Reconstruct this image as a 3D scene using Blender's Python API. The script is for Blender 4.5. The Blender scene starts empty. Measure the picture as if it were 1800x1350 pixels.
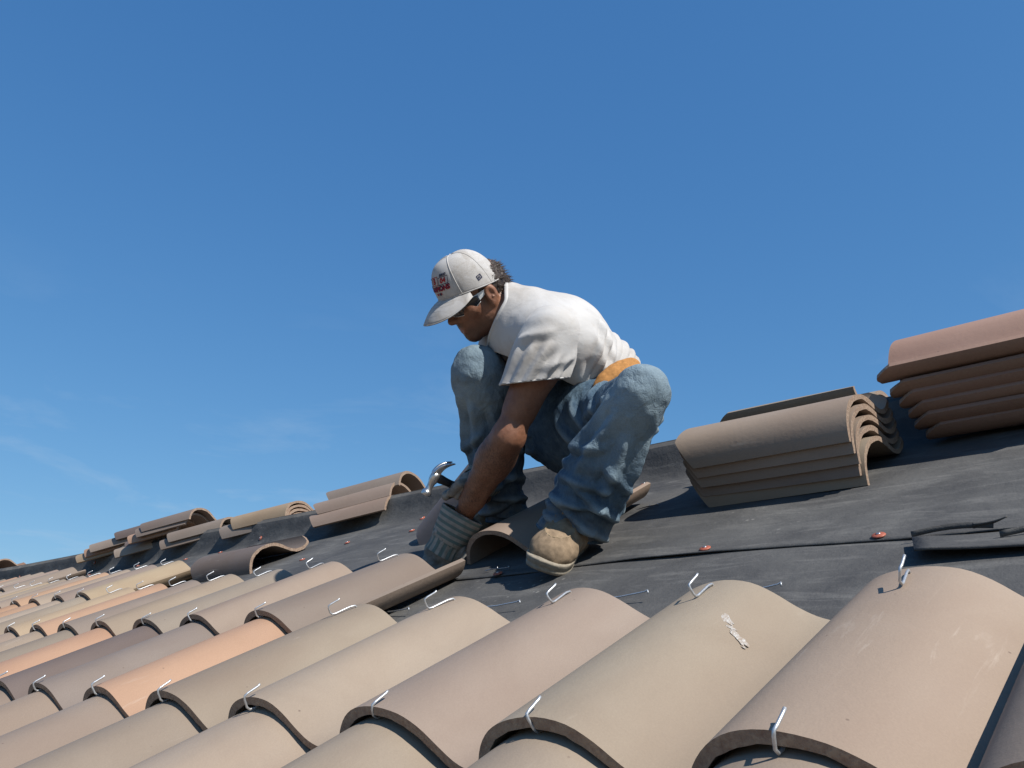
import bpy, bmesh, math, random
import numpy as np
from mathutils import Vector, Matrix, Euler

SC = bpy.context.scene
COL = SC.collection
R = math.radians

# ------------------------------------------------------------------ camera
# The photographer stands on a ladder at the eave; z = 0 is the ground.
CAM_Z = 3.50
PITCH, YAW, ROOF = R(18.06), R(43.64), R(24.74)
cam_d = bpy.data.cameras.new('camera')
cam_d.sensor_width = 36.0
cam_d.lens = 1450.0 / 1800.0 * 36.0
cam_d.clip_start, cam_d.clip_end = 0.05, 5000.0
cam = bpy.data.objects.new('camera', cam_d)
COL.objects.link(cam)
cam.location = (0, 0, CAM_Z)
cam.rotation_euler = (R(90) + PITCH, 0, YAW)
SC.camera = cam

# ------------------------------------------------------------------ sky, sun, exposure
SUN_AZ, SUN_EL = R(-3.0), R(46.0)            # azimuth from +X towards +Y
world = bpy.data.worlds.new('World')
SC.world = world
world.use_nodes = True
wn, wl = world.node_tree.nodes, world.node_tree.links
for n in list(wn):
    wn.remove(n)
w_out = wn.new('ShaderNodeOutputWorld')
w_bg = wn.new('ShaderNodeBackground')
w_sky = wn.new('ShaderNodeTexSky')
w_sky.sky_type = 'NISHITA'
w_sky.sun_disc = False
w_sky.sun_elevation = SUN_EL
w_sky.sun_rotation = R(90) - SUN_AZ
w_sky.altitude = 600
w_sky.air_density = 1.0
w_sky.dust_density = 0.7
w_sky.ozone_density = 3.0
w_bg.inputs['Strength'].default_value = 0.09
# thin high cirrus, mapped on the sky direction
w_tc = wn.new('ShaderNodeTexCoord')
w_sep = wn.new('ShaderNodeSeparateXYZ')
wl.new(w_tc.outputs['Generated'], w_sep.inputs[0])
def wmath(op, a, b=None, clamp=False):
    m = wn.new('ShaderNodeMath'); m.operation = op; m.use_clamp = clamp
    for i, v in enumerate((a, b)):
        if v is None: continue
        if hasattr(v, 'default_value') or isinstance(v, bpy.types.NodeSocket): wl.new(v, m.inputs[i])
        else: m.inputs[i].default_value = v
    return m.outputs[0]
zc = wmath('MAXIMUM', wmath('ADD', w_sep.outputs[2], 0.10), 0.05)
cx_ = wmath('DIVIDE', w_sep.outputs[0], zc)
cy_ = wmath('DIVIDE', w_sep.outputs[1], zc)
w_cmb = wn.new('ShaderNodeCombineXYZ')
wl.new(wmath('MULTIPLY', cx_, 1.5), w_cmb.inputs[0]); wl.new(wmath('MULTIPLY', cy_, 1.1), w_cmb.inputs[1])
w_n1 = wn.new('ShaderNodeTexNoise'); w_n1.inputs['Scale'].default_value = 0.9
w_n1.inputs['Detail'].default_value = 8; w_n1.inputs['Roughness'].default_value = 0.62
w_n1.inputs['Distortion'].default_value = 0.5
wl.new(w_cmb.outputs[0], w_n1.inputs['Vector'])
w_r1 = wn.new('ShaderNodeMapRange'); w_r1.inputs[1].default_value = 0.54; w_r1.inputs[2].default_value = 0.82
wl.new(w_n1.outputs[0], w_r1.inputs[0])
# cirrus lies low: it thins out above about twenty-five degrees, all round the sky
w_r2 = wn.new('ShaderNodeMapRange'); w_r2.inputs[1].default_value = 0.42; w_r2.inputs[2].default_value = 0.05
wl.new(w_sep.outputs[2], w_r2.inputs[0])
cl = wmath('MULTIPLY', wmath('MULTIPLY', w_r1.outputs[0], w_r2.outputs[0]), 0.60, True)
w_mix = wn.new('ShaderNodeMix'); w_mix.data_type = 'RGBA'
wl.new(cl, w_mix.inputs['Factor'])
w_tint = wn.new('ShaderNodeMix'); w_tint.data_type = 'RGBA'; w_tint.blend_type = 'MULTIPLY'   # a clear, dry, deep blue day
w_tint.inputs['Factor'].default_value = 1.0
wl.new(w_sky.outputs[0], w_tint.inputs['A']); w_tint.inputs['B'].default_value = (0.58, 0.97, 1.20, 1)
w_s = wn.new('ShaderNodeSeparateColor'); w_c = wn.new('ShaderNodeCombineColor')
wl.new(w_tint.outputs['Result'], w_s.inputs[0])
for k_, (p_, g_) in enumerate(((0.86, 1.0), (0.63, 1.364), (0.445, 2.33))):     # the camera's softer sky curve, the same all round
    wl.new(wmath('MULTIPLY', wmath('POWER', w_s.outputs[k_], p_), g_), w_c.inputs[k_])
wl.new(w_c.outputs[0], w_mix.inputs['A']); w_mix.inputs['B'].default_value = (4.2, 5.2, 6.3, 1)
wl.new(w_mix.outputs['Result'], w_bg.inputs['Color'])
wl.new(w_bg.outputs[0], w_out.inputs[0])

sun_d = bpy.data.lights.new('sun', 'SUN')
sun_d.energy = 5.0
sun_d.angle = R(0.53)
sun_d.color = (1.0, 0.945, 0.87)
sun = bpy.data.objects.new('sun', sun_d)
COL.objects.link(sun)
SUN_DIR = Vector((math.cos(SUN_EL)*math.cos(SUN_AZ), math.cos(SUN_EL)*math.sin(SUN_AZ), math.sin(SUN_EL)))
sun.rotation_euler = SUN_DIR.to_track_quat('Z', 'Y').to_euler()
sun.location = (4, 4, 9)

SC.view_settings.view_transform = 'Standard'
SC.view_settings.look = 'None'
SC.view_settings.exposure = 0.42
SC.view_settings.gamma = 1.0
SC.view_settings.use_curve_mapping = False

# ------------------------------------------------------------------ helpers
rng = random.Random(7)

def tag(o, label=None, cat=None, group=None, kind=None):
    if label: o['label'] = label
    if cat: o['category'] = cat
    if group: o['group'] = group
    if kind: o['kind'] = kind
    return o

def empty(name, mat=None):
    o = bpy.data.objects.new(name, None)
    o.empty_display_size = 0.05
    COL.objects.link(o)
    if mat is not None: o.matrix_world = mat
    return o

def mesh_from(name, verts, faces, smooth=True):
    me = bpy.data.meshes.new(name)
    me.from_pydata([tuple(v) for v in verts], [], [tuple(f) for f in faces])
    if smooth:
        me.polygons.foreach_set('use_smooth', [True]*len(me.polygons))
    me.update()
    return me

def link(name, me, mat=None, parent=None, mw=None):
    o = bpy.data.objects.new(name, me)
    COL.objects.link(o)
    if mat is not None and not me.materials: me.materials.append(mat)
    if parent is not None: o.parent = parent
    if mw is not None:
        if parent is not None: o.matrix_local = mw
        else: o.matrix_world = mw
    return o

class NT:
    """small node-tree builder"""
    def __init__(s, name, rough=0.8, spec=0.3):
        s.m = bpy.data.materials.new(name); s.m.use_nodes = True
        s.t = s.m.node_tree; s.n = s.t.nodes; s.l = s.t.links
        s.b = s.n['Principled BSDF']
        s.b.inputs['Roughness'].default_value = rough
        s.b.inputs['Specular IOR Level'].default_value = spec
        s.tc = s.n.new('ShaderNodeTexCoord')
        s.obj = s.tc.outputs['Object']
    def set(s, sock, v):
        if isinstance(v, bpy.types.NodeSocket): s.l.new(v, sock)
        elif v is not None:
            if hasattr(sock.default_value, '__len__') and len(sock.default_value) == 4 and len(v) == 3: v = (*v, 1)
            sock.default_value = v
    def map(s, scale=(1,1,1), vec=None, loc=(0,0,0), rot=(0,0,0)):
        m = s.n.new('ShaderNodeMapping'); s.l.new(vec or s.obj, m.inputs[0])
        s.set(m.inputs['Scale'], scale); s.set(m.inputs['Location'], loc); s.set(m.inputs['Rotation'], rot)
        return m.outputs[0]
    def noise(s, scale, detail=4, rough=0.55, vec=None, dist=0.0, col=False):
        n = s.n.new('ShaderNodeTexNoise'); s.l.new(vec or s.obj, n.inputs['Vector'])
        n.inputs['Scale'].default_value = scale; n.inputs['Detail'].default_value = detail
        n.inputs['Roughness'].default_value = rough; n.inputs['Distortion'].default_value = dist
        return n.outputs['Color' if col else 'Fac']
    def ramp(s, fac, a, b, c=0.0, d=1.0):
        m = s.n.new('ShaderNodeMapRange'); s.set(m.inputs[0], fac)
        for i, v in zip((1, 2, 3, 4), (a, b, c, d)): s.set(m.inputs[i], v)
        return m.outputs[0]
    def math(s, op, a, b=0.0, clamp=False):
        m = s.n.new('ShaderNodeMath'); m.operation = op; m.use_clamp = clamp
        s.set(m.inputs[0], a); s.set(m.inputs[1], b); return m.outputs[0]
    def mix(s, fac, a, b, mode='MIX'):
        m = s.n.new('ShaderNodeMix'); m.data_type = 'RGBA'; m.blend_type = mode
        s.set(m.inputs['Factor'], fac); s.set(m.inputs['A'], a); s.set(m.inputs['B'], b)
        return m.outputs['Result']
    def bump(s, h, strength=0.3, dist=0.01, normal=None):
        b = s.n.new('ShaderNodeBump'); s.set(b.inputs['Height'], h)
        b.inputs['Strength'].default_value = strength; b.inputs['Distance'].default_value = dist
        if normal: s.l.new(normal, b.inputs['Normal'])
        return b.outputs[0]
    def sep(s, vec=None):
        x = s.n.new('ShaderNodeSeparateXYZ'); s.l.new(vec or s.obj, x.inputs[0]); return x.outputs
    def attr(s, name):
        a = s.n.new('ShaderNodeAttribute'); a.attribute_name = name; return a.outputs
    def out(s, color=None, normal=None, rough=None, metallic=None):
        if color is not None: s.set(s.b.inputs['Base Color'], color)
        if normal is not None: s.l.new(normal, s.b.inputs['Normal'])
        if rough is not None: s.set(s.b.inputs['Roughness'], rough)
        if metallic is not None: s.set(s.b.inputs['Metallic'], metallic)
        return s.m
# ------------------------------------------------------------------ the roof frame
S = 0.385                       # exposure of one course
W = 0.3056                      # column spacing
# felt surface below the nose of column 0, course 0
CT, ST = math.cos(ROOF), math.sin(ROOF)
NRM = Vector((0, -ST, CT)); UPS = Vector((0, CT, ST)); XR = Vector((1, 0, 0))
HOOK0 = Vector((-0.3352, 0.7009, -0.0533 + CAM_Z))
FELT_H = 0.128                  # hook tops stand this far above the felt
R0 = HOOK0 - NRM * FELT_H
ROOF_M = Matrix.Translation(R0) @ Matrix.Rotation(ROOF, 4, 'X')
RIDGE_Y = 1.79
EAVE_Y = -1.12 * S
X_LEFT, X_RIGHT = -17.0, 2.6

def on_roof(x, y, z=0.0):
    return ROOF_M @ Vector((x, y, z))

# ---- materials
def tile_material():
    t = NT('clay_tile', 0.78, 0.25)
    oi = t.n.new('ShaderNodeObjectInfo')
    base = oi.outputs['Color']; rnd = oi.outputs['Random']
    off = t.n.new('ShaderNodeCombineXYZ')
    t.set(off.inputs[0], t.math('MULTIPLY', rnd, 37.0)); t.set(off.inputs[1], t.math('MULTIPLY', rnd, 91.0))
    va = t.n.new('ShaderNodeVectorMath'); va.operation = 'ADD'
    t.l.new(t.obj, va.inputs[0]); t.l.new(off.outputs[0], va.inputs[1])
    P = va.outputs[0]
    blot = t.noise(5.0, 5, 0.6, P, 0.6)
    c = t.mix(t.ramp(blot, 0.35, 0.70, 0.0, 0.55), base, t.mix(1.0, base, (0.80, 0.77, 0.76), 'MULTIPLY'))
    # flashing: broad kiln colour drifting along the tile
    fl = t.noise(1.0, 3, 0.5, t.map((3.5, 1.3, 3.5), P), 0.4)
    c = t.mix(t.ramp(fl, 0.45, 0.72, 0.0, 0.65), c, t.mix(1.0, base, (0.76, 0.69, 0.67), 'MULTIPLY'))
    c = t.mix(t.ramp(fl, 0.42, 0.22, 0.0, 0.35), c, t.mix(1.0, base, (1.12, 1.06, 0.98), 'MULTIPLY'))
    # fine speckle of the slip
    sp = t.noise(420.0, 2, 0.6, P)
    c = t.mix(t.ramp(sp, 0.35, 0.7, 0.0, 0.20), c, t.mix(1.0, c, (0.72, 0.70, 0.70), 'MULTIPLY'))
    # pale scuffs drawn out along the slope, and dark specks
    sc = t.noise(1.0, 6, 0.62, t.map((38, 5, 38), P), 0.9)
    msk = t.noise(4.0, 3, 0.5, P)
    scf = t.math('MULTIPLY', t.ramp(sc, 0.63, 0.80, 0, 0.5), t.ramp(msk, 0.5, 0.62), True)
    c = t.mix(scf, c, (0.46, 0.40, 0.34))
    dk = t.n.new('ShaderNodeTexVoronoi'); t.l.new(P, dk.inputs['Vector']); dk.inputs['Scale'].default_value = 26.0
    dkm = t.math('MULTIPLY', t.ramp(dk.outputs['Distance'], 0.060, 0.035), t.ramp(t.noise(13.0, 1, 0.5, P), 0.50, 0.56), True)
    c = t.mix(t.math('MULTIPLY', dkm, 0.7), c, (0.12, 0.085, 0.068))
    # broken clay body on the cut ends
    ed = t.attr('edge')[2]
    rough_n = t.noise(160.0, 4, 0.7, P)
    edge_c = t.mix(t.ramp(rough_n, 0.35, 0.65), (0.185, 0.120, 0.088), (0.300, 0.228, 0.168))
    c = t.mix(t.math('MULTIPLY', ed, t.ramp(t.noise(40.0, 3, 0.6, P), 0.30, 0.50, 0.55, 0.95)), c, edge_c)
    h = t.math('ADD', t.math('MULTIPLY', sp, 0.35), t.noise(70.0, 4, 0.6, P))
    n1 = t.bump(h, 0.16, 0.004)
    n2 = t.bump(t.math('MULTIPLY', rough_n, ed), 0.5, 0.004, n1)
    rgh = t.ramp(blot, 0.3, 0.7, 0.58, 0.78)
    return t.out(c, n2, rgh)
TILE_M = tile_material()

def felt_material():
    t = NT('roofing_felt', 0.82, 0.28)
    a = t.noise(3.2, 6, 0.62, None, 0.7)
    b = t.noise(1.0, 6, 0.65, t.map((5, 22, 8)), 0.8)
    d = t.noise(300.0, 3, 0.7)
    c = t.mix(t.ramp(a, 0.32, 0.7), (0.046, 0.046, 0.047), (0.100, 0.099, 0.096))
    c = t.mix(t.ramp(b, 0.52, 0.76, 0, 0.55), c, (0.185, 0.180, 0.170))
    c = t.mix(t.ramp(d, 0.42, 0.75, 0, 0.25), c, (0.034, 0.034, 0.036))
    # chalky dust flecks
    v = t.n.new('ShaderNodeTexVoronoi'); t.l.new(t.obj, v.inputs['Vector']); v.inputs['Scale'].default_value = 34.0
    fm = t.math('MULTIPLY', t.ramp(v.outputs['Distance'], 0.20, 0.10), t.ramp(t.noise(2.3, 4, 0.6), 0.56, 0.66), True)
    c = t.mix(t.math('MULTIPLY', fm, 0.55), c, (0.30, 0.29, 0.27))
    h = t.math('ADD', t.math('MULTIPLY', d, 0.25), t.math('ADD', t.noise(45.0, 5, 0.65), t.math('MULTIPLY', t.noise(7.0, 4, 0.5), 2.0)))
    return t.out(c, t.bump(h, 0.36, 0.009), t.ramp(a, 0.3, 0.7, 0.72, 0.9))
FELT_M = felt_material()

def simple(name, col, rough=0.6, metallic=0.0, spec=0.4, nscale=60.0, var=0.25, bump=0.1, bdist=0.002):
    t = NT(name, rough, spec)
    n = t.noise(nscale, 4, 0.6)
    c = t.mix(t.ramp(n, 0.3, 0.7), tuple(x*(1-var) for x in col), tuple(min(1, x*(1+var)) for x in col))
    return t.out(c, t.bump(n, bump, bdist), None, metallic)
WIRE_M = simple('galvanised_wire', (0.50, 0.52, 0.54), 0.45, 0.75, 0.5, 200, 0.15)
CAPN_M = simple('orange_plastic_cap', (0.30, 0.085, 0.050), 0.5, 0, 0.4, 150, 0.3)
NAIL_M = simple('steel_nail', (0.45, 0.45, 0.46), 0.4, 0.9)
GROUND_M = simple('dry_ground', (0.20, 0.165, 0.12), 0.95, 0, 0.1, 0.6, 0.4, 0.4, 0.05)
SOFFIT_M = simple('painted_fascia', (0.55, 0.50, 0.43), 0.7)
STUCCO_M = simple('stucco', (0.50, 0.44, 0.35), 0.9, 0, 0.2, 30, 0.12, 0.4, 0.01)

# ---- ground and the house under the roof (out of the picture, but the place has them)
gv = [(-900, -900, 0), (900, -900, 0), (900, 900, 0), (-900, 900, 0)]
tag(link('ground', mesh_from('ground', gv, [(0, 1, 2, 3)], False), GROUND_M), kind='structure')

ROOF_T = empty('house_roof', ROOF_M)
tag(ROOF_T, 'long sloping house roof under dark felt, its lower courses laid in S-shaped clay tiles', 'roof')

def box_mesh(name, lo, hi):
    (x0, y0, z0), (x1, y1, z1) = lo, hi
    v = [(x0,y0,z0),(x1,y0,z0),(x1,y1,z0),(x0,y1,z0),(x0,y0,z1),(x1,y0,z1),(x1,y1,z1),(x0,y1,z1)]
    f = [(0,3,2,1),(4,5,6,7),(0,1,5,4),(1,2,6,5),(2,3,7,6),(3,0,4,7)]
    return mesh_from(name, v, f, False)

# felt: a gently buckled sheet over the boards, over the ridge and down the back
def hsh(i, j, k=0):
    return math.sin(i*12.9898 + j*78.233 + k*37.719)*43758.5453 % 1.0
def vnoise(x, y, seed=0):
    i, j = math.floor(x), math.floor(y); u, v = x-i, y-j
    u, v = u*u*(3-2*u), v*v*(3-2*v)
    a, b, c, d = hsh(i,j,seed), hsh(i+1,j,seed), hsh(i,j+1,seed), hsh(i+1,j+1,seed)
    return (a*(1-u)+b*u)*(1-v)+(c*(1-u)+d*u)*v
LAP_Y = 1.63 * S
def lap_line(x):
    return 0.838 + 0.026*math.exp(-((x+0.60)/0.35)**2) + 0.012*math.sin(x*2.9+2.0)*min(1.0, abs(x+0.6)) - 0.006*max(0.0, x+0.4) + 0.010*(vnoise(x*7.0, 4.0, 21)-0.5) + 0.005*(vnoise(x*19.0, 4.0, 22)-0.5)
def ridge_z(x):
    return 0.108 + 0.045*min(1.0, max(0.0, (-2.6-x)/6.0)) + 0.006*(vnoise(x*1.3, 0.5, 5)-0.5)
def felt_z(x, y):
    z = 0.007*(vnoise(x*2.1, y*3.0, 1)-0.5) + 0.004*(vnoise(x*6.0, y*7.5, 2)-0.5)
    z += 0.0045*(1-abs(2*vnoise(x*2.6+y*1.9, y*2.2-x*0.8, 11)-1))**7 + 0.0035*(1-abs(2*vnoise(x*5.0-y*2.0, y*4.5+x, 12)-1))**8
    # the felt sweeps up over a ridge board
    w0 = 0.105 + 0.05*(vnoise(x*0.9, 2.0, 8)-0.5)
    k = max(0.0, min(1.0, (y-(RIDGE_Y-w0))/w0))
    return z*(1-k) + ridge_z(x)*k**1.8
def felt_sheet(name, y_lo, y_hi, lift, nx, ny, wavy_lo=False, x0=X_LEFT, x1=X_RIGHT):
    vs, fs = [], []
    for i in range(nx+1):
        u = i/nx
        x = x1 + (x0-x1)*(u**1.7)
        for j in range(ny+1):
            v = j/ny
            lo = lap_line(x) if wavy_lo else y_lo
            y = lo + (y_hi-lo)*v
            z = felt_z(x, y) + lift
            if wavy_lo and j == 0: z += 0.0005 + 0.012*max(0.0, vnoise(x*3.0, 9, 3)-0.55)
            if wavy_lo and j == 1: z += 0.0005
            vs.append((x, y, z))
    for i in range(nx):
        for j in range(ny):
            a = i*(ny+1)+j
            fs.append((a, a+1, a+ny+2, a+ny+1))
    return vs, fs
def solid(vs, fs, th):
    """give a sheet a thickness downwards (local z)"""
    n = len(vs); from collections import Counter
    out = list(vs)+[(x, y, z-th) for x, y, z in vs]
    f2 = list(fs)+[tuple(reversed([k+n for k in f])) for f in fs]
    cnt = Counter()
    for f in fs:
        for a, b in zip(f, f[1:]+f[:1]): cnt[(a, b)] += 1
    for (a, b) in list(cnt):
        if (b, a) not in cnt: f2.append((b, a, a+n, b+n))
    return out, f2
vs, fs = felt_sheet('felt', EAVE_Y, RIDGE_Y, 0.0, 150, 70)
vs2, fs2 = solid(vs, [tuple(reversed(f)) for f in fs], 0.006)
link('felt_sheet', mesh_from('felt_sheet', vs2, fs2), FELT_M, ROOF_T)
vs, fs = felt_sheet('felt_upper', 0, RIDGE_Y+0.01, 0.0036, 170, 56, True)
vs2, fs2 = solid(vs, [tuple(reversed(f)) for f in fs], 0.0026)
link('felt_sheet', mesh_from('felt_sheet_upper', vs2, fs2), FELT_M, ROOF_T)
# back slope: down the other side of the ridge
vs, fs = [], []
nx = 120
for i in range(nx+1):
    x = X_RIGHT + (X_LEFT-X_RIGHT)*((i/nx)**1.7)
    for j, dd in enumerate((0.0, 0.04, 0.3, 1.2, 3.0)):
        y0, z0 = RIDGE_Y+0.012, ridge_z(x)+0.006
        ang = 2*ROOF
        vs.append((x, y0+dd*math.cos(ang), z0-dd*math.sin(ang)*(1 if j else 0)))
for i in range(nx):
    for j in range(4):
        a = i*5+j
        fs.append((a, a+5, a+6, a+1))
vs2, fs2 = solid(vs, fs, 0.006)
link('felt_sheet', mesh_from('felt_sheet_back', vs2, fs2), FELT_M, ROOF_T)
# deck boards edge, fascia
link('roof_deck', box_mesh('roof_deck', (X_LEFT, EAVE_Y, -0.045), (X_RIGHT, RIDGE_Y-0.02, -0.022)), SOFFIT_M, ROOF_T)
link('fascia', box_mesh('fascia', (X_LEFT, EAVE_Y-0.024, -0.17), (X_RIGHT, EAVE_Y-0.002, -0.002)), SOFFIT_M, ROOF_T)
ev = on_roof(0, EAVE_Y); rv = on_roof(0, RIDGE_Y)
hw = link('house_wall', box_mesh('house_wall', (X_LEFT+0.4, ev.y+0.45, 0.0), (X_RIGHT-0.4, 2*rv.y-ev.y-0.9, ev.z-0.02)), STUCCO_M)
tag(hw, 'plain stucco house body carrying the tiled roof', 'house wall')

# ------------------------------------------------------------------ S tiles
TL = 0.462       # tile length
TTH = 0.0128     # tile thickness
PROF = [(-0.120,0.000),(-0.1125,0.028),(-0.0990,0.055),(-0.077,0.077),(-0.046,0.091),(-0.006,0.0955),(0.036,0.088),
        (0.070,0.070),(0.099,0.047),(0.126,0.028),(0.153,0.0185),(0.180,0.019),(0.203,0.029),(0.219,0.046),(0.226,0.060)]
PROF = [(x, z*0.915) for x, z in PROF]        # low, broad barrels
def catmull(P, n):
    P = [np.array(p, float) for p in P]
    P = [2*P[0]-P[1]]+P+[2*P[-1]-P[-2]]
    segs = len(P)-3; out = []
    for k in range(n+1):
        t = k/n*segs; i = min(int(t), segs-1); t -= i
        p0, p1, p2, p3 = P[i:i+4]
        out.append(0.5*((2*p1)+(-p0+p2)*t+(2*p0-5*p1+4*p2-p3)*t*t+(-p0+3*p1-3*p2+p3)*t**3))
    return np.array(out)
def tile_mesh(name, seed, nprof=44, nlen=4, length=TL, clip=True):
    r = random.Random(seed)
    P = catmull(PROF, nprof)
    T = np.gradient(P, axis=0); T /= np.linalg.norm(T, axis=1)[:, None]
    Nn = np.stack([T[:, 1], -T[:, 0]], 1)            # points to the inside (under)
    Q = P + Nn*TTH
    n = nprof+1
    def y_at(i, v):
        a, b = 0.0, length
        x = P[i, 0]; s = i/nprof
        if clip:
            if s < 0.20: b = length - (0.20-s)/0.20*0.055     # head corner cut off on the barrel edge
            if s > 0.88: a = (s-0.88)/0.12*0.045               # nose corner cut off on the pan lip
        return a + (b-a)*v
    vs, fs, ed = [], [], []
    wob = [r.uniform(-1, 1) for _ in range(6)]
    def outer(i, v):
        w = 0.0012*math.sin(i*0.5+wob[0]*3+v*4*wob[1])
        return (P[i,0]+w*0.4, y_at(i, v), P[i,1]+w)
    def inner(i, v, j):
        c = 1.0
        if j == 0: c = r.uniform(0.94, 1.10)
        q = P[i] + Nn[i]*TTH*c
        return (q[0], y_at(i, v), q[1])
    rows = [k/nlen for k in range(nlen+1)]
    O = [[None]*n for _ in rows]; I = [[None]*n for _ in rows]
    for j, v in enumerate(rows):
        for i in range(n):
            O[j][i] = len(vs); vs.append(outer(i, v)); ed.append(0.0)
    for j, v in enumerate(rows):
        for i in range(n):
            I[j][i] = len(vs); vs.append(inner(i, v, j)); ed.append(0.25)
    for j in range(nlen):
        for i in range(n-1):
            fs.append((O[j][i], O[j][i+1], O[j+1][i+1], O[j+1][i]))
            fs.append((I[j][i], I[j+1][i], I[j+1][i+1], I[j][i+1]))
    def strip(a, b, e=1.0):          # a band with its own vertices, so that the rim is sharp
        m = []
        for p, q in zip(a, b):
            m.append((len(vs), len(vs)+1)); vs.append(vs[p]); vs.append(vs[q]); ed.extend((e, e))
        for (p, q), (p2, q2) in zip(m, m[1:]): fs.append((p, q, q2, p2))
    strip(O[0], I[0]); strip(I[-1], O[-1])
    strip([I[j][0] for j in range(nlen+1)], [O[j][0] for j in range(nlen+1)], 0.12)
    strip([O[j][-1] for j in range(nlen+1)], [I[j][-1] for j in range(nlen+1)], 0.08)
    me = mesh_from(name, vs, fs)
    at = me.attributes.new('edge', 'FLOAT', 'POINT')
    at.data.foreach_set('value', ed)
    me.materials.append(TILE_M)
    return me
TILES = [tile_mesh('roof_tile', s) for s in range(4)]

PAL = dict(tan=(0.375,0.302,0.236), buff=(0.415,0.338,0.264), pink=(0.385,0.308,0.245), grey=(0.315,0.258,0.210),
           dark=(0.200,0.160,0.138), orange=(0.49,0.312,0.208), yellow=(0.46,0.350,0.235), red=(0.47,0.300,0.225), plum=(0.275,0.222,0.190))
def tint(o, c, r=rng):
    k = r.uniform(0.94, 1.06)
    o.color = tuple(0.70*x*k*r.uniform(0.975, 1.025) for x in PAL[c])+(1,)

TILT = 0.0215/S
COLOFF = {-3:0.27, -2:0.26, -1:0.235, 0:0.071,1:-0.013,2:-0.070,3:-0.052,4:-0.038,5:-0.050,6:0.051,7:0.018,8:0.085,9:0.048,10:0.017}   # laid by hand: the columns wander
def col_x(c): return -(c*W + COLOFF.get(c, 0.0)*S)
NOSE_Z = 0.0265
def tile_matrix(c, row):
    r = random.Random(c*31+row*7)
    return (Matrix.Translation((col_x(c)+r.uniform(-.003,.003), row*S+r.uniform(-.004,.004), NOSE_Z)) @
            Matrix.Rotation(-TILT+r.uniform(-.004,.004), 4, 'X') @ Matrix.Rotation(r.uniform(-.014,.014), 4, 'Z') @ Matrix.Rotation(r.uniform(-.012,.012), 4, 'Y'))
SPECIAL = {(0,0):'buff',(1,0):'buff',(2,0):'pink',(3,0):'buff',(4,0):'tan',(5,0):'orange',(6,0):'plum',(7,0):'dark',(8,0):'orange',(9,0):'grey',(10,0):'tan',
           (5,1):'plum',(6,1):'tan',(7,1):'grey',(8,1):'tan',(9,1):'grey',(10,1):'orange',(11,1):'yellow',(12,1):'tan',
           (12,2):'yellow',(13,2):'grey',(14,2):'tan',(15,2):'orange',(16,2):'tan',(14,1):'orange',(15,1):'orange',
           (-1,0):'plum',(-1,-1):'tan',(0,-1):'tan',(1,-1):'buff',(2,-1):'tan',(3,-1):'buff',(4,-1):'grey',(5,-1):'tan',(6,-1):'tan',(7,-1):'grey'}
START = {-1:-3, 0:-3, 1:5, 2:12, 3:20}
LAST = 54
def choose(c, row):
    if (c, row) in SPECIAL: return SPECIAL[(c, row)]
    r = random.Random(c*101+row*53)
    return r.choices(['tan','grey','buff','pink','orange','yellow','plum','dark'], [30,22,18,10,8,6,6,3])[0]
for row, c0 in START.items():
    for c in range(c0, LAST):
        o = link('roof_tile', TILES[(c*3+row) % 4], None, ROOF_T, tile_matrix(c, row))
        tint(o, choose(c, row), random.Random(c*7+row*3))

# ---- wire hooks: out of the nail hole, down the crest, up and back over the next nose
def tube_mesh(name, pts, rad, seg=6, closed_caps=True):
    pts = [Vector(p) for p in pts]
    vs, fs = [], []
    up = None
    for k, p in enumerate(pts):
        t = (pts[min(k+1, len(pts)-1)]-pts[max(k-1, 0)]).normalized()
        if up is None: up = t.orthogonal().normalized()
        up = (up - t*up.dot(t)).normalized()
        s = t.cross(up)
        rr = rad[k] if hasattr(rad, '__len__') else rad
        for q in range(seg):
            a = 2*math.pi*q/seg
            vs.append(p + up*math.cos(a)*rr + s*math.sin(a)*rr)
    for k in range(len(pts)-1):
        for q in range(seg):
            a = k*seg+q; b = k*seg+(q+1) % seg
            fs.append((a, b, b+seg, a+seg))
    fs.append(tuple(reversed(range(seg)))); fs.append(tuple(range((len(pts)-1)*seg, len(pts)*seg)))
    return mesh_from(name, vs, fs)
def hook_mesh(seed, over=0.0):
    r = random.Random(seed)
    lean = r.uniform(-0.005, 0.005); gap = r.uniform(0.021, 0.026)+over
    pts = [(0.000, 0.060, -0.012), (0.000, 0.052, 0.001), (0, 0.040, 0.003), (-0.001, 0.004, 0.0025), (-0.0015, -0.003, 0.004), (-0.002, -0.006, 0.009),
           (-0.002+lean*.7, -0.0075, gap-0.006), (-0.002+lean, -0.006, gap-0.001), (lean, -0.001, gap+0.001), (0.001+lean, 0.017, gap+0.003), (0.002+lean, 0.021, gap+0.005)]
    return tube_mesh('tile_hook', pts, 0.0019, 6)
HOOKS = [hook_mesh(s) for s in range(7)]
HOOKS_ON = [hook_mesh(s+20, 0.0030) for s in range(7)]      # bent up over a nose already laid
for m in HOOKS+HOOKS_ON: m.materials.append(WIRE_M)
CREST = 0.0955*0.915
for row in (0, 1, 2, 3):
    lo = {0: -1, 1: -1, 2: 5, 3: 12}[row]
    for c in range(lo, 36):
        r = random.Random(c*17+row)
        # foot stands on the crest of the tile below
        base = tile_matrix(c, row-1) @ Vector((-0.006, S+r.uniform(-.003, .003), CREST))
        yaw = Matrix.Rotation(r.uniform(-.22, .22), 4, 'Z')
        link('tile_hook', (HOOKS_ON if c >= START[row] else HOOKS)[(c+row*2) % 7], None, ROOF_T, Matrix.Translation(base) @ yaw)
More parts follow.
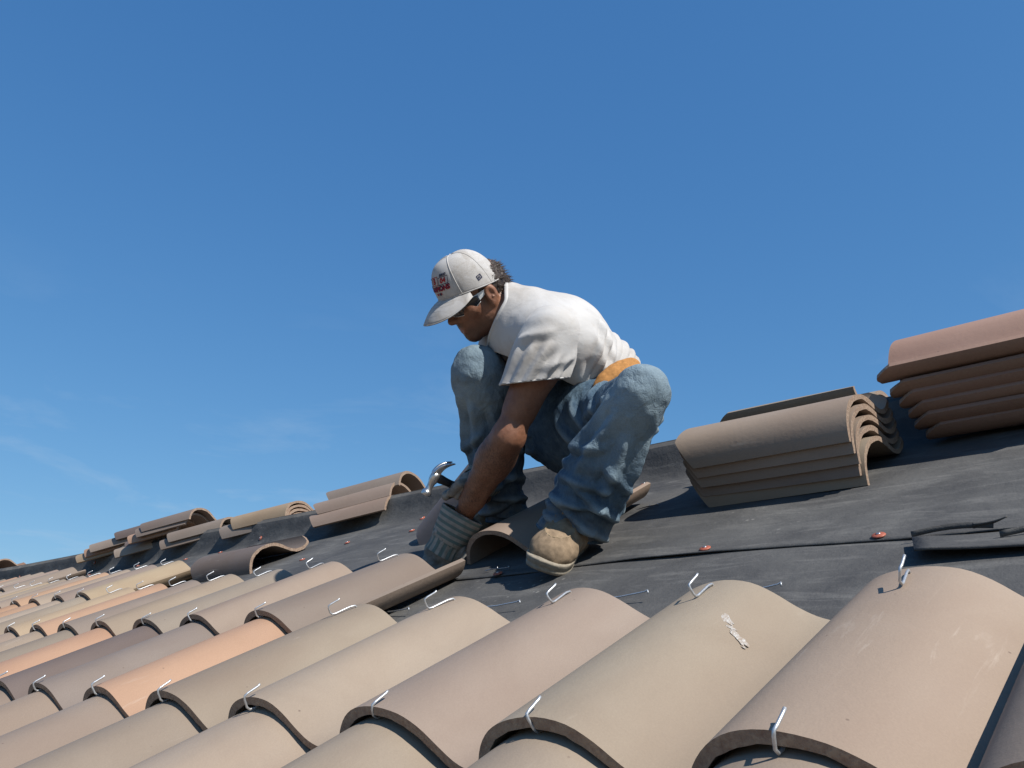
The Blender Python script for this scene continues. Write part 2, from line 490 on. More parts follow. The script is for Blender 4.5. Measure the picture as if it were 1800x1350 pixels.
# ------------------------------------------------------------------ loose and stacked tiles
def place_tile(x, y, z, deg, col, label, group=None, variant=None, roll=0.0, pitch=0.0):
    """origin of a tile is its nose under the crest; deg turns it in the roof plane"""
    m = ROOF_M @ Matrix.Translation((x, y, z)) @ Matrix.Rotation(R(deg), 4, 'Z') @ Matrix.Rotation(R(roll), 4, 'Y') @ Matrix.Rotation(R(pitch), 4, 'X')
    o = link('clay_tile', TILES[variant if variant is not None else rng.randrange(4)], None, None, m)
    tint(o, col)
    return tag(o, label, 'roof tile', group)
def corner_tile(kx, ky, kz, phi, col, label, group=None, roll=0.0, pitch=0.0):
    """given the near corner of the nose (the barrel edge), tile turned nose to the right"""
    m = Matrix.Rotation(R(90+phi), 4, 'Z') @ Matrix.Rotation(R(roll), 4, 'Y') @ Matrix.Rotation(R(pitch), 4, 'X')
    o = Vector((kx, ky, kz)) - m @ Vector((-0.120, 0, 0))
    return place_tile(o.x, o.y, o.z, 90+phi, col, label, group, None, roll, pitch)

ORD = ['bottom', 'second from the bottom', 'third from the bottom', 'fourth from the bottom', 'fifth from the bottom', 'sixth from the bottom']
# five nested grey-brown tiles right of the man
G = 'nested grey-brown tiles right of the man'
for k in range(5):
    place_tile(-0.362+(0.004, -0.003, 0.002, 0.0, -0.002)[k], 1.366+0.0028*(4-k), 0.004+0.0270*k, 90+(0.6, -0.5, 0.3, -0.2, 0.0)[k], ('tan','grey','tan','tan','tan')[k],
               'grey-brown tile, %s of the five nested right of the man' % ('topmost' if k == 4 else ORD[k]), G, k % 4)
# one on the far slope behind them: only its raised lip shows
place_tile(-1.00, 2.055, 0.014, -90, 'tan', 'grey-brown tile behind the ridge, only its lip showing above the nested grey stack', None, 1, roll=-24)
# red-brown stack at the right edge, pans towards the camera
G = 'red-brown tiles stacked at the right edge'
for k in range(6):
    top = k == 5
    place_tile(-0.300-0.010*k-(0.006 if top else 0), 1.775-0.006*k-(0.004 if top else 0), 0.012+0.0310*k+(0.014 if top else 0), -90+(1, -1, 0.5, 0, -0.7, -1.0)[k], 'red',
               'red-brown tile at the right edge, %s of its stack' % ('topmost' if top else ORD[k]), G, k % 4)
# fanned tan tiles left of the hammer
G = 'fanned tan tiles on the ridge left of the hammer'
for k, (p, c, nm) in enumerate([((-2.640, 1.72, 0.072), 'tan', 'lowest and nearest'), ((-2.665, 1.79, 0.118), 'tan', 'middle'), ((-2.665, 1.86, 0.150), 'grey', 'topmost')]):
    corner_tile(*p, 18+(0, 2, -1)[k], c, 'tan tile on the ridge left of the hammer, %s of three fanned' % nm, G, roll=26)
# orange-buff nest further left
G = 'orange-buff tiles nested on the ridge'
for k in range(4):
    corner_tile(-3.640+0.006*k, 1.835, 0.045+0.022*k, 10+k, ('orange', 'orange', 'orange', 'yellow')[k],
                'orange-buff tile in the nest on the ridge, %s of four' % ('topmost' if k == 3 else ORD[k]), G, roll=16)
corner_tile(-3.70, 1.815, 0.075, 16, 'grey', 'grey-brown tile poking out from under the orange-buff nest', roll=16)
# spread pile on the far ridge
PILE = [
    ((-4.386, 1.80, 0.086), 20, 'grey', 'grey tile at the right end of the far ridge pile, lower of two'),
    ((-4.325, 1.83, 0.118), 20, 'grey', 'grey tile at the right end of the far ridge pile, upper of two'),
    ((-5.045, 1.80, 0.091), 22, 'tan', 'tan tile at the lower front middle of the far ridge pile'),
    ((-5.000, 1.85, 0.116), 20, 'dark', 'dark tile in the middle of the far ridge pile under the orange one'),
    ((-4.865, 1.83, 0.158), 21, 'orange', 'orange tile in the far ridge pile below the two dark-edged top tiles'),
    ((-4.770, 1.85, 0.187), 21, 'plum', 'plum tile of the far ridge pile, second from its top'),
    ((-4.735, 1.87, 0.212), 20, 'plum', 'plum tile crowning the far ridge pile'),
    ((-5.678, 1.80, 0.106), 24, 'yellow', 'buff tile at the lower left of the far ridge pile'),
    ((-5.600, 1.83, 0.130), 23, 'orange', 'orange tile at the left of the far ridge pile, under the pink one'),
    ((-5.520, 1.85, 0.154), 24, 'pink', 'pink-tan tile at the far left end of the ridge pile, its tip over the sky'),
    ((-5.300, 1.95, 0.190), 24, 'dark', 'dark tile at the back of the far ridge pile'),
]
for p, ph, c, lb in PILE:
    corner_tile(*p, ph, c, lb, 'spread pile of tiles on the far ridge', roll=24)
corner_tile(-8.60, 1.84, 0.17, 24, 'orange', 'orange tile lying on the ridge at the far left edge', roll=16)
# loose dark tile on the felt above the laid courses
place_tile(-2.895, 1.262, 0.006, 96, 'dark', 'dark grey-brown tile lying loose on the felt, its open arch to the right', None, 1)
# the tile under the man's left shoe
place_tile(-1.262, 0.955, 0.008, 0, 'tan', 'tan tile lying loose on the felt beside the man\'s left shoe', None, 2)
# dark tile propped up behind his arm
def prop_tile():
    foot = Vector((-1.945, 1.31, 0.03)); head = Vector((-1.56, 1.42, 0.285))
    fw, hw_ = ROOF_M @ foot, ROOF_M @ head
    ay = (hw_-fw).normalized()
    az = Vector((-0.15, -0.75, 0.60)); az = (az-ay*az.dot(ay)).normalized(); ax = ay.cross(az)
    m = Matrix((ax, ay, az)).transposed().to_4x4(); m.translation = fw - az*0.06
    o = link('clay_tile', TILES[3], None, None, m); tint(o, 'plum')
    tag(o, 'dark plum tile propped up behind the man\'s gloved arm', 'roof tile')
prop_tile()

# ------------------------------------------------------------------ fixings on the felt
def felt_top(x, y):
    return felt_z(x, y) + (0.0066 if y > lap_line(x) else 0.001)
def felt_frame(x, y, z=0.0):
    e = 0.01
    dx = (felt_z(x+e, y)-felt_z(x-e, y))/(2*e); dy = (felt_z(x, y+e)-felt_z(x, y-e))/(2*e)
    n = Vector((-dx, -dy, 1)).normalized(); ax = Vector((1, 0, dx)).normalized(); ay = n.cross(ax)
    m = Matrix((ax, ay, n)).transposed().to_4x4(); m.translation = Vector((x, y, felt_top(x, y)+z))
    return m
def disc_profile(prof, seg=20):
    vs, fs = [], []
    for r_, z_ in prof:
        for q in range(seg):
            a = 2*math.pi*q/seg; vs.append((r_*math.cos(a), r_*math.sin(a), z_))
    for k in range(len(prof)-1):
        for q in range(seg):
            a, b = k*seg+q, k*seg+(q+1) % seg
            fs.append((a, b, b+seg, a+seg))
    fs.append(tuple(range((len(prof)-1)*seg, len(prof)*seg)))
    return vs, fs
CAPME = mesh_from('cap_nail', *disc_profile([(0.0125,0),(0.0125,0.0012),(0.0115,0.0022),(0.007,0.0026),(0.0045,0.0036),(0.001,0.0040)]))
CAPME.materials.append(CAPN_M)
HEADME = mesh_from('nail_head', *disc_profile([(0.0042,0.0034),(0.0042,0.0046),(0.0032,0.0050),(0.0005,0.0051)], 12)); HEADME.materials.append(NAIL_M)
for x, y in [(-0.586,0.857+0.03),(-0.22,0.868),(-1.213,1.66),(-2.36,1.68),(-2.232,1.500),(-3.75,1.735),(-3.70,1.67),(-3.34,1.67),(-2.60,1.45),(-2.676,1.269),(-1.152,0.835),
             (-6.05,1.75),(-5.2,1.68),(-4.43,1.63),(-4.09,1.67),(-7.7,1.75),(-5.86,1.62)]:
    c = link('cap_nail', CAPME, None, ROOF_T, felt_frame(x, y))
    link('nail_head', HEADME, None, c)
# wire tails lying on the felt above the laid tiles
for x, y, dx, dy in [(-0.690, 0.607, 0.127, 0.010), (-1.01, 0.596, 0.136, 0.006), (-1.36, 0.600, 0.133, -0.004), (-0.375, 0.612, 0.074, 0.004)]:
    pts = [(x-0.05, y-0.01, 0.016), (x, y, 0.014), (x+dx*0.5, y+dy*0.5, 0.016), (x+dx*0.93, y+dy, 0.021), (x+dx*0.985, y+dy+0.002, 0.023), (x+dx, y+dy-0.002, 0.018)]
    me = tube_mesh('wire_tail', pts, 0.0017); me.materials.append(WIRE_M)
    link('wire_tail', me, None, ROOF_T)
# nails dropped on the felt
def dropped_nail(x, y, deg, label):
    vs, fs = [], []
    v1, f1 = disc_profile([(0.0004, -0.020), (0.0013, -0.017), (0.0013, 0.018), (0.0038, 0.0182), (0.0038, 0.0195), (0.0005, 0.0197)], 8)
    me = mesh_from('dropped_nail', v1, f1); me.materials.append(NAIL_M)
    m = ROOF_M @ Matrix.Translation((x, y, felt_top(x, y)+0.0028)) @ Matrix.Rotation(R(deg), 4, 'Z') @ Matrix.Rotation(R(90), 4, 'Y')
    tag(link('dropped_nail', me, None, None, m), label, 'nail', 'nails dropped on the felt')
dropped_nail(-1.215, 0.878, 20, 'steel nail lying on the felt left of the man\'s near shoe, left of the two')
dropped_nail(-1.165, 0.872, 5, 'steel nail lying on the felt left of the man\'s near shoe, right of the two')
dropped_nail(-1.015, 1.33, 30, 'steel nail on the felt above the loose tan tile, lower of two')
dropped_nail(-0.995, 1.345, 10, 'steel nail on the felt above the loose tan tile, upper of two')

# felt offcuts at the right: a patch lifted along its front edge and two curled ribbons
def ribbon(name, path, normals, width, th, label):
    """a strip swept along path, its width along normals"""
    vs = []
    n = len(path)
    for p, w_ in zip(path, normals):
        p, w_ = Vector(p), Vector(w_).normalized()
        vs.append(p); vs.append(p+w_*width)
    fs = [(2*k, 2*k+2, 2*k+3, 2*k+1) for k in range(n-1)]
    me = mesh_from(name, vs, fs); me.materials.append(FELT_M)
    o = link(name, me, None, None, ROOF_M)
    md = o.modifiers.new('thick', 'SOLIDIFY'); md.thickness = th; md.offset = 0
    return tag(o, label, 'felt offcut', 'felt offcuts at the right')
def lerp(a, b, t): return a+(b-a)*t
K = 16
path, nr = [], []
for k in range(K+1):
    t = k/K
    path.append((lerp(-0.155, -0.030, t), lerp(0.838, 0.848, t)+0.006*math.sin(t*3.1), 0.009+0.004*math.sin(t*3.1)))
    tw = R(lerp(80, 55, t))
    nr.append((0.15*t, math.cos(tw), math.sin(tw)))
ribbon('felt_ribbon', path, nr, 0.010, 0.0025, 'dark curled felt ribbon standing on its edge along the lap seam')
path, nr = [], []
for k in range(K+1):
    t = k/K
    path.append((lerp(-0.060, -0.008, t), lerp(0.852, 0.862, t), 0.011+0.012*t*t))
    nr.append((0.1, -math.cos(R(lerp(60, 10, t))), math.sin(R(lerp(60, 10, t)))))
ribbon('felt_ribbon', path, nr, 0.011, 0.0025, 'felt sliver curling up into the light above the lap seam')
path, nr = [], []
for k in range(K+1):
    t = k/K
    path.append((lerp(-0.010, 0.16, t), lerp(0.792, 0.845, t), 0.011+0.010*t)); nr.append((0, math.cos(R(75)), math.sin(R(75))))
ribbon('felt_ribbon', path, nr, 0.010, 0.0025, 'dark felt ribbon running out of the frame at the right edge')
vs, fs = [], []
NX_, NY_ = 24, 8
for i in range(NX_+1):
    for j in range(NY_+1):
        u, v = i/NX_, j/NY_
        x = lerp(-0.150+0.03*(1-v), 0.55, u); y = lerp(0.728, 0.822, v) + 0.006*math.sin(u*7)
        z = 0.009 + 0.011*(1-v)**2*(0.6+0.4*math.sin(u*5+1.3)**2) + 0.006*math.exp(-(u/0.08)**2)
        vs.append((x, y, z))
for i in range(NX_):
    for j in range(NY_):
        a = i*(NY_+1)+j; fs.append((a, a+NY_+1, a+NY_+2, a+1))
me = mesh_from('felt_patch', vs, fs); me.materials.append(FELT_M)
fp = link('felt_patch', me, None, None, ROOF_M)
md = fp.modifiers.new('thick', 'SOLIDIFY'); md.thickness = 0.004; md.offset = -1
tag(fp, 'loose grey felt patch with its front edge lifted behind the nearest tile', 'felt offcut', 'felt offcuts at the right')

# a smear of white primer across the tile right of centre
def smear_material():
    t = NT('dried_white_primer', 0.8, 0.2)
    n = t.noise(1.0, 6, 0.7, t.map((420, 140, 420)), 0.8)
    return t.out(t.mix(t.ramp(n, 0.42, 0.66), (0.27, 0.22, 0.175), (0.46, 0.455, 0.44)), t.bump(n, 0.5, 0.002))
SMEAR_M = smear_material()
def surface_patch(name, tile_m, outline, mat, parent, lift=0.0005):
    """a thin film lying on a tile: outline in (across, along) on the tile's own profile"""
    P = catmull(PROF, 240)
    def top(x):
        k = np.argmin(np.abs(P[:, 0]-x)+(P[:, 1] < 0.01)*10); return P[k, 1]
    V = [tile_m @ Vector((x, y, top(x)+lift)) for x, y in outline]
    c = tile_m @ Vector((sum(p[0] for p in outline)/len(outline), sum(p[1] for p in outline)/len(outline), top(sum(p[0] for p in outline)/len(outline))+lift*1.6))
    n = len(V)
    me = mesh_from(name, V+[c], [(k, (k+1) % n, n) for k in range(n)], False); me.materials.append(mat)
    return link(name, me, None, parent)
def blob(cx, cy, rx, ry, rot, seed, n=22):
    r = random.Random(seed); out = []
    for k in range(n):
        a = 2*math.pi*k/n; q = 1+r.uniform(-0.32, 0.32)
        x, y = rx*q*math.cos(a), ry*q*math.sin(a)
        out.append((cx+x*math.cos(rot)-y*math.sin(rot), cy+x*math.sin(rot)+y*math.cos(rot)))
    return out
TM = tile_matrix(1, 0)
for k, (cx, cy, rx, ry, rot) in enumerate([(0.054, 0.338, 0.020, 0.0070, -0.55), (0.083, 0.310, 0.014, 0.0055, -0.5), (0.070, 0.322, 0.006, 0.003, 0.2), (0.094, 0.298, 0.003, 0.002, 0)]):
    surface_patch('paint_smear', TM, blob(cx, cy, rx, ry, rot, k+4), SMEAR_M, ROOF_T)
# ------------------------------------------------------------------ sculpting by distance fields (for the man)
V3 = lambda *a: np.array(a, float)
class Field:
    """a distance field on a grid; pieces are blended in, then meshed by surface nets"""
    def __init__(s, lo, hi, h):
        s.lo, s.h = np.array(lo, float), h
        s.n = np.ceil((np.array(hi)-s.lo)/h).astype(int)+1
        s.d = np.full(s.n, 1.0, np.float32)
    def box(s, lo, hi):
        a = np.clip(np.floor((np.array(lo)-s.lo)/s.h).astype(int), 0, s.n-1)
        b = np.clip(np.ceil((np.array(hi)-s.lo)/s.h).astype(int)+1, 1, s.n)
        sl = tuple(slice(int(p), int(max(q, p+1))) for p, q in zip(a, b))
        g = [s.lo[k]+s.h*np.arange(sl[k].start, sl[k].stop) for k in range(3)]
        P = np.stack(np.meshgrid(*g, indexing='ij'), -1).astype(np.float32)
        return sl, P
    def blend(s, sl, nd, k):
        d = s.d[sl]
        if k <= 0: s.d[sl] = np.minimum(d, nd)
        else:
            h = np.maximum(k-np.abs(d-nd), 0)/k
            s.d[sl] = np.minimum(d, nd)-h*h*k*0.25
    def carve(s, sl, nd, k):
        d = s.d[sl]; e = -nd
        h = np.maximum(k-np.abs(d-e), 0)/max(k, 1e-6)
        s.d[sl] = np.maximum(d, e)+h*h*k*0.25
    def cone(s, a, b, r1, r2, k=0.03, flat=None, carve=False):
        """round cone; flat=(axis, factor) squashes the section along an axis"""
        a, b = np.array(a, float), np.array(b, float)
        m = max(r1, r2)*(1.0 if flat is None else max(1.0, flat[1]))+k+2*s.h
        sl, P = s.box(np.minimum(a, b)-m, np.maximum(a, b)+m)
        ab = b-a; t = np.clip(((P-a)@ab)/(ab@ab), 0, 1)
        q = P-(a+t[..., None]*ab)
        if flat is not None:
            ax = np.array(flat[0], float); ax /= np.linalg.norm(ax)
            c = q@ax; q = q+ (c*(1.0/flat[1]-1.0))[..., None]*ax
        nd = np.linalg.norm(q, axis=-1)-(r1+(r2-r1)*t)
        (s.carve if carve else s.blend)(sl, nd.astype(np.float32), k)
    def ell(s, c, axes, r, k=0.03, carve=False):
        """ellipsoid with axes given as three row vectors"""
        c = np.array(c, float); A = np.array(axes, float); r = np.array(r, float)
        m = max(r)+k+2*s.h
        sl, P = s.box(c-m, c+m)
        q = (P-c)@A.T
        k0 = np.linalg.norm(q/r, axis=-1); k1 = np.linalg.norm(q/(r*r), axis=-1)+1e-9
        nd = k0*(k0-1)/k1
        (s.carve if carve else s.blend)(sl, nd.astype(np.float32), k)
    def cut(s, p, n, k=0.0, lo=None, hi=None):
        """remove everything on the side n points to"""
        n = np.array(n, float); n /= np.linalg.norm(n)
        far = s.lo+s.h*s.n
        sl, P = s.box(s.lo if lo is None else lo, far if hi is None else hi)
        nd = -((P-np.array(p))@n)
        s.carve(sl, nd.astype(np.float32), max(k, 1e-4))
    def mesh(s):
        d = s.d; ins = d < 0
        c = np.zeros(tuple(x-1 for x in d.shape), np.uint8)
        for i in (0, 1):
            for j in (0, 1):
                for k in (0, 1):
                    c += ins[i:d.shape[0]-1+i, j:d.shape[1]-1+j, k:d.shape[2]-1+k]
        mask = (c > 0) & (c < 8)
        I = np.argwhere(mask)
        idx = np.full(mask.shape, -1, np.int32); idx[mask] = np.arange(len(I))
        acc = np.zeros((len(I), 3)); cnt = np.zeros(len(I))
        corners = [(i, j, k) for i in (0, 1) for j in (0, 1) for k in (0, 1)]
        vals = {q: d[I[:, 0]+q[0], I[:, 1]+q[1], I[:, 2]+q[2]].astype(float) for q in corners}
        for q in corners:
            for ax in range(3):
                if q[ax]: continue
                w = list(q); w[ax] = 1; w = tuple(w)
                v0, v1 = vals[q], vals[w]
                x = (v0 < 0) != (v1 < 0)
                t = np.where(x, v0/np.where(x, v0-v1, 1), 0)
                p = np.array(q, float)[None]+np.zeros((len(I), 3)); p[:, ax] += t
                acc += p*x[:, None]; cnt += x
        V = s.lo+s.h*(I+acc/np.maximum(cnt, 1)[:, None])
        F = []
        for ax in range(3):
            o1, o2 = [(1, 2), (2, 0), (0, 1)][ax]
            sl0 = [slice(None)]*3; sl1 = [slice(None)]*3
            sl0[ax] = slice(0, -1); sl1[ax] = slice(1, None)
            a, b = ins[tuple(sl0)], ins[tuple(sl1)]
            E = np.argwhere(a != b)
            ok = (E[:, o1] > 0) & (E[:, o2] > 0) & (E[:, o1] < d.shape[o1]-1) & (E[:, o2] < d.shape[o2]-1)
            E = E[ok]; st = a[tuple(E.T)]
            e1 = np.zeros(3, int); e1[o1] = 1; e2 = np.zeros(3, int); e2[o2] = 1
            q = [idx[tuple((E-e1-e2).T)], idx[tuple((E-e2).T)], idx[tuple(E.T)], idx[tuple((E-e1).T)]]
            Q = np.stack(q, 1)
            Q[~st] = Q[~st][:, ::-1]
            F.append(Q)
        return V, np.concatenate(F)

def vert_normals(V, F):
    n = np.cross(V[F[:, 2]]-V[F[:, 0]], V[F[:, 3]]-V[F[:, 1]])
    N = np.zeros_like(V)
    for k in range(4): np.add.at(N, F[:, k], n)
    return N/(np.linalg.norm(N, axis=1)[:, None]+1e-12)
def relax(V, F, it=2, f=0.5):
    E = np.concatenate([F[:, [0, 1]], F[:, [1, 2]], F[:, [2, 3]], F[:, [3, 0]]])
    cnt = np.zeros(len(V)); np.add.at(cnt, E[:, 0], 1); np.add.at(cnt, E[:, 1], 1)
    for _ in range(it):
        S_ = np.zeros_like(V); np.add.at(S_, E[:, 0], V[E[:, 1]]); np.add.at(S_, E[:, 1], V[E[:, 0]])
        V = V+f*(S_/np.maximum(cnt, 1)[:, None]-V)
    return V
def nhash(i, j, k, seed):
    h = (i*374761393 + j*668265263 + k*2147483647 + seed*1274126177) & 0xffffffff
    h = ((h ^ (h >> 13))*1274126177) & 0xffffffff
    return ((h ^ (h >> 16)) & 0xffff)/65535.0*2-1
def noise3(P, scale, seed=0):
    Q = P*scale; I = np.floor(Q).astype(np.int64); f = Q-I; f = f*f*f*(f*(f*6-15)+10)
    out = 0
    for i in (0, 1):
        for j in (0, 1):
            for k in (0, 1):
                w = (f[:, 0] if i else 1-f[:, 0])*(f[:, 1] if j else 1-f[:, 1])*(f[:, 2] if k else 1-f[:, 2])
                out = out+w*nhash(I[:, 0]+i, I[:, 1]+j, I[:, 2]+k, seed)
    return out
def along(P, a, b):
    a, b = np.array(a), np.array(b); ab = b-a
    t = ((P-a)@ab)/(ab@ab)
    q = P-(a+np.clip(t, 0, 1)[:, None]*ab)
    return t, np.linalg.norm(q, axis=1), q
def smooth(x, a, b):
    t = np.clip((x-a)/(b-a), 0, 1); return t*t*(3-2*t)
def np_mesh(name, V, F, mat, parent, origin, attrs=None, smooth_=True):
    me = bpy.data.meshes.new(name)
    me.from_pydata((V-origin).tolist(), [], F.tolist())
    me.polygons.foreach_set('use_smooth', [smooth_]*len(me.polygons))
    for k, v in (attrs or {}).items():
        at = me.attributes.new(k, 'FLOAT', 'POINT'); at.data.foreach_set('value', np.asarray(v, np.float32))
    me.update()
    return link(name, me, mat, parent)
# ------------------------------------------------------------------ the man
ROOF_O = np.array(R0)
_X, _U, _N = np.array(XR), np.array(UPS), np.array(NRM)
def rp(x, y, z): return ROOF_O+_X*x+_U*y+_N*z          # roof coordinates (m) to the world
J = dict(
    headc=rp(-1.272,1.197,0.737), neck=rp(-1.229,1.234,0.654), c7=rp(-1.217,1.284,0.678), shC=rp(-1.142,1.243,0.599),
    lsh=rp(-1.018,1.164,0.551), rsh=rp(-1.290,1.292,0.581), chest=rp(-1.100,1.285,0.513), waist=rp(-1.080,1.370,0.396),
    pelvis=rp(-1.140,1.309,0.300), lhip=rp(-0.995,1.235,0.282), rhip=rp(-1.280,1.372,0.293),
    lknee=rp(-0.690,0.992,0.354), lank=rp(-0.972,0.938,0.072), rknee=rp(-1.306,1.140,0.520), rank=rp(-1.438,1.220,0.081),
    lelb=rp(-1.160,1.027,0.322), lwri=rp(-1.344,1.010,0.176), relb=rp(-1.381,1.245,0.361), rwri=rp(-1.409,1.153,0.206), rpalm=rp(-1.400,1.094,0.177))
PO = rp(-1.20, 1.10, 0.0)
MAN = empty('person', Matrix.Translation(Vector(PO)))
tag(MAN, 'crouching roofer in white cap, white T-shirt and jeans, reaching down to lay a tile', 'person')

# ---- materials of the man
def skin_material():
    t = NT('tanned_skin', 0.52, 0.45)
    b = t.noise(28.0, 5, 0.6); f = t.noise(210.0, 3, 0.6)
    c = t.mix(t.ramp(b, 0.3, 0.7), (0.175, 0.076, 0.042), (0.245, 0.114, 0.066))
    c = t.mix(t.ramp(f, 0.4, 0.75, 0, 0.35), c, (0.115, 0.048, 0.028))
    st = t.noise(520.0, 2, 0.7)
    c = t.mix(t.math('MULTIPLY', t.attr('beard')[2], t.ramp(st, 0.30, 0.6, 0.55, 1.0)), c, (0.022, 0.015, 0.012))
    c = t.mix(t.math('MULTIPLY', t.attr('lip')[2], 0.6), c, (0.24, 0.085, 0.065))
    # hair and grime on the forearm
    hr = t.noise(1.0, 5, 0.7, t.map((260, 260, 60)), 0.6)
    c = t.mix(t.math('MULTIPLY', t.attr('forearm')[2], t.ramp(hr, 0.42, 0.62, 0, 0.75)), c, (0.055, 0.028, 0.018))
    t.b.inputs['Subsurface Weight'].default_value = 0.06
    t.b.inputs['Subsurface Radius'].default_value = (0.02, 0.008, 0.004)
    return t.out(c, t.bump(t.math('ADD', f, t.math('MULTIPLY', b, 1.5)), 0.22, 0.003))
def cotton_material():
    t = NT('white_cotton', 0.9, 0.15)
    a = t.noise(9.0, 6, 0.65, None, 0.6); w = t.noise(700.0, 2, 0.5); d = t.noise(26.0, 5, 0.7, None, 0.4)
    c = t.mix(t.ramp(a, 0.46, 0.74, 0, 0.7), (0.455, 0.447, 0.437), (0.36, 0.33, 0.295))
    c = t.mix(t.ramp(d, 0.62, 0.80, 0, 0.35), c, (0.29, 0.255, 0.21))
    c = t.mix(t.math('MULTIPLY', t.attr('soil')[2], t.ramp(d, 0.25, 0.65, 0.3, 0.95)), c, (0.29, 0.25, 0.205))
    h = t.math('ADD', t.math('MULTIPLY', w, 0.3), t.noise(40.0, 4, 0.55, None, 0.5))
    t.b.inputs['Sheen Weight'].default_value = 0.15
    h = t.math('ADD', h, t.math('MULTIPLY', t.noise(1.0, 3, 0.5, t.map((9, 9, 20)), 1.2), 2.2))
    return t.out(c, t.bump(h, 0.22, 0.005))
def denim_material():
    t = NT('faded_denim', 0.92, 0.12)
    a = t.noise(11.0, 6, 0.68, None, 0.7); b = t.noise(1.0, 5, 0.65, t.map((70, 70, 18)), 0.5); w = t.noise(620.0, 3, 0.7)
    c = t.mix(t.ramp(a, 0.34, 0.66), (0.032, 0.062, 0.104), (0.090, 0.142, 0.190))
    c = t.mix(t.ramp(b, 0.45, 0.75, 0, 0.5), c, (0.140, 0.200, 0.245))
    c = t.mix(t.math('MULTIPLY', t.attr('fade')[2], t.ramp(a, 0.2, 0.6, 0.45, 0.95)), c, (0.255, 0.325, 0.360))
    c = t.mix(t.ramp(w, 0.4, 0.75, 0, 0.45), c, (0.035, 0.055, 0.08))
    c = t.mix(t.math('MULTIPLY', t.attr('seam')[2], t.ramp(t.noise(150.0, 2, 0.5), 0.35, 0.6, 0.25, 0.8)), c, (0.26, 0.31, 0.32))
    du = t.noise(34.0, 5, 0.7)
    c = t.mix(t.math('MULTIPLY', t.attr('soil')[2], t.ramp(du, 0.35, 0.65, 0.1, 0.7)), c, (0.22, 0.19, 0.15))
    h = t.math('ADD', t.math('MULTIPLY', w, 0.4), t.noise(60.0, 5, 0.6, None, 0.4))
    h = t.math('ADD', h, t.math('MULTIPLY', t.noise(1.0, 4, 0.6, t.map((34, 34, 20)), 1.5), 2.0))
    return t.out(c, t.bump(h, 0.55, 0.006))
SKIN, COTTON, DENIM = skin_material(), cotton_material(), denim_material()
SUEDE = simple('tan_suede', (0.36, 0.175, 0.060), 0.9, 0, 0.15, 120, 0.22, 0.3, 0.002)
LEATHER = simple('worn_work_boot', (0.205, 0.150, 0.098), 0.85, 0, 0.2, 60, 0.28, 0.3, 0.003)
SOLE_M = simple('dusty_rubber_sole', (0.24, 0.21, 0.165), 0.85, 0, 0.2, 60, 0.25, 0.4, 0.003)
STITCH_M = simple('boot_stitching', (0.25, 0.19, 0.12), 0.9)
HAIR_M = simple('dark_brown_hair', (0.030, 0.020, 0.015), 0.55, 0, 0.4, 300, 0.4)
GLOVE_M = simple('grey_glove_leather', (0.200, 0.190, 0.172), 0.85, 0, 0.2, 40, 0.45, 0.5, 0.004)
LENS_M = simple('dark_lens', (0.008, 0.008, 0.010), 0.08, 0, 0.6, 20, 0.1, 0.0)
FRAME_M = simple('silver_white_frame', (0.62, 0.64, 0.64), 0.3, 0, 0.5)

# ---- head axes
HF = V3(-0.4731, -0.6306, -0.6152); HF /= np.linalg.norm(HF)
HU = V3(0.0137, -0.7035, 0.7106); HU -= HF*(HU@HF); HU /= np.linalg.norm(HU)
HL = np.cross(HU, HF)                                    # his left, towards the camera
HC = J['headc']
HS = 0.95                                                # his head is a little small
def hp(l, f, u): return HC+(HL*l+HF*f+HU*u)*HS
HA = np.stack([HL, HF, HU])

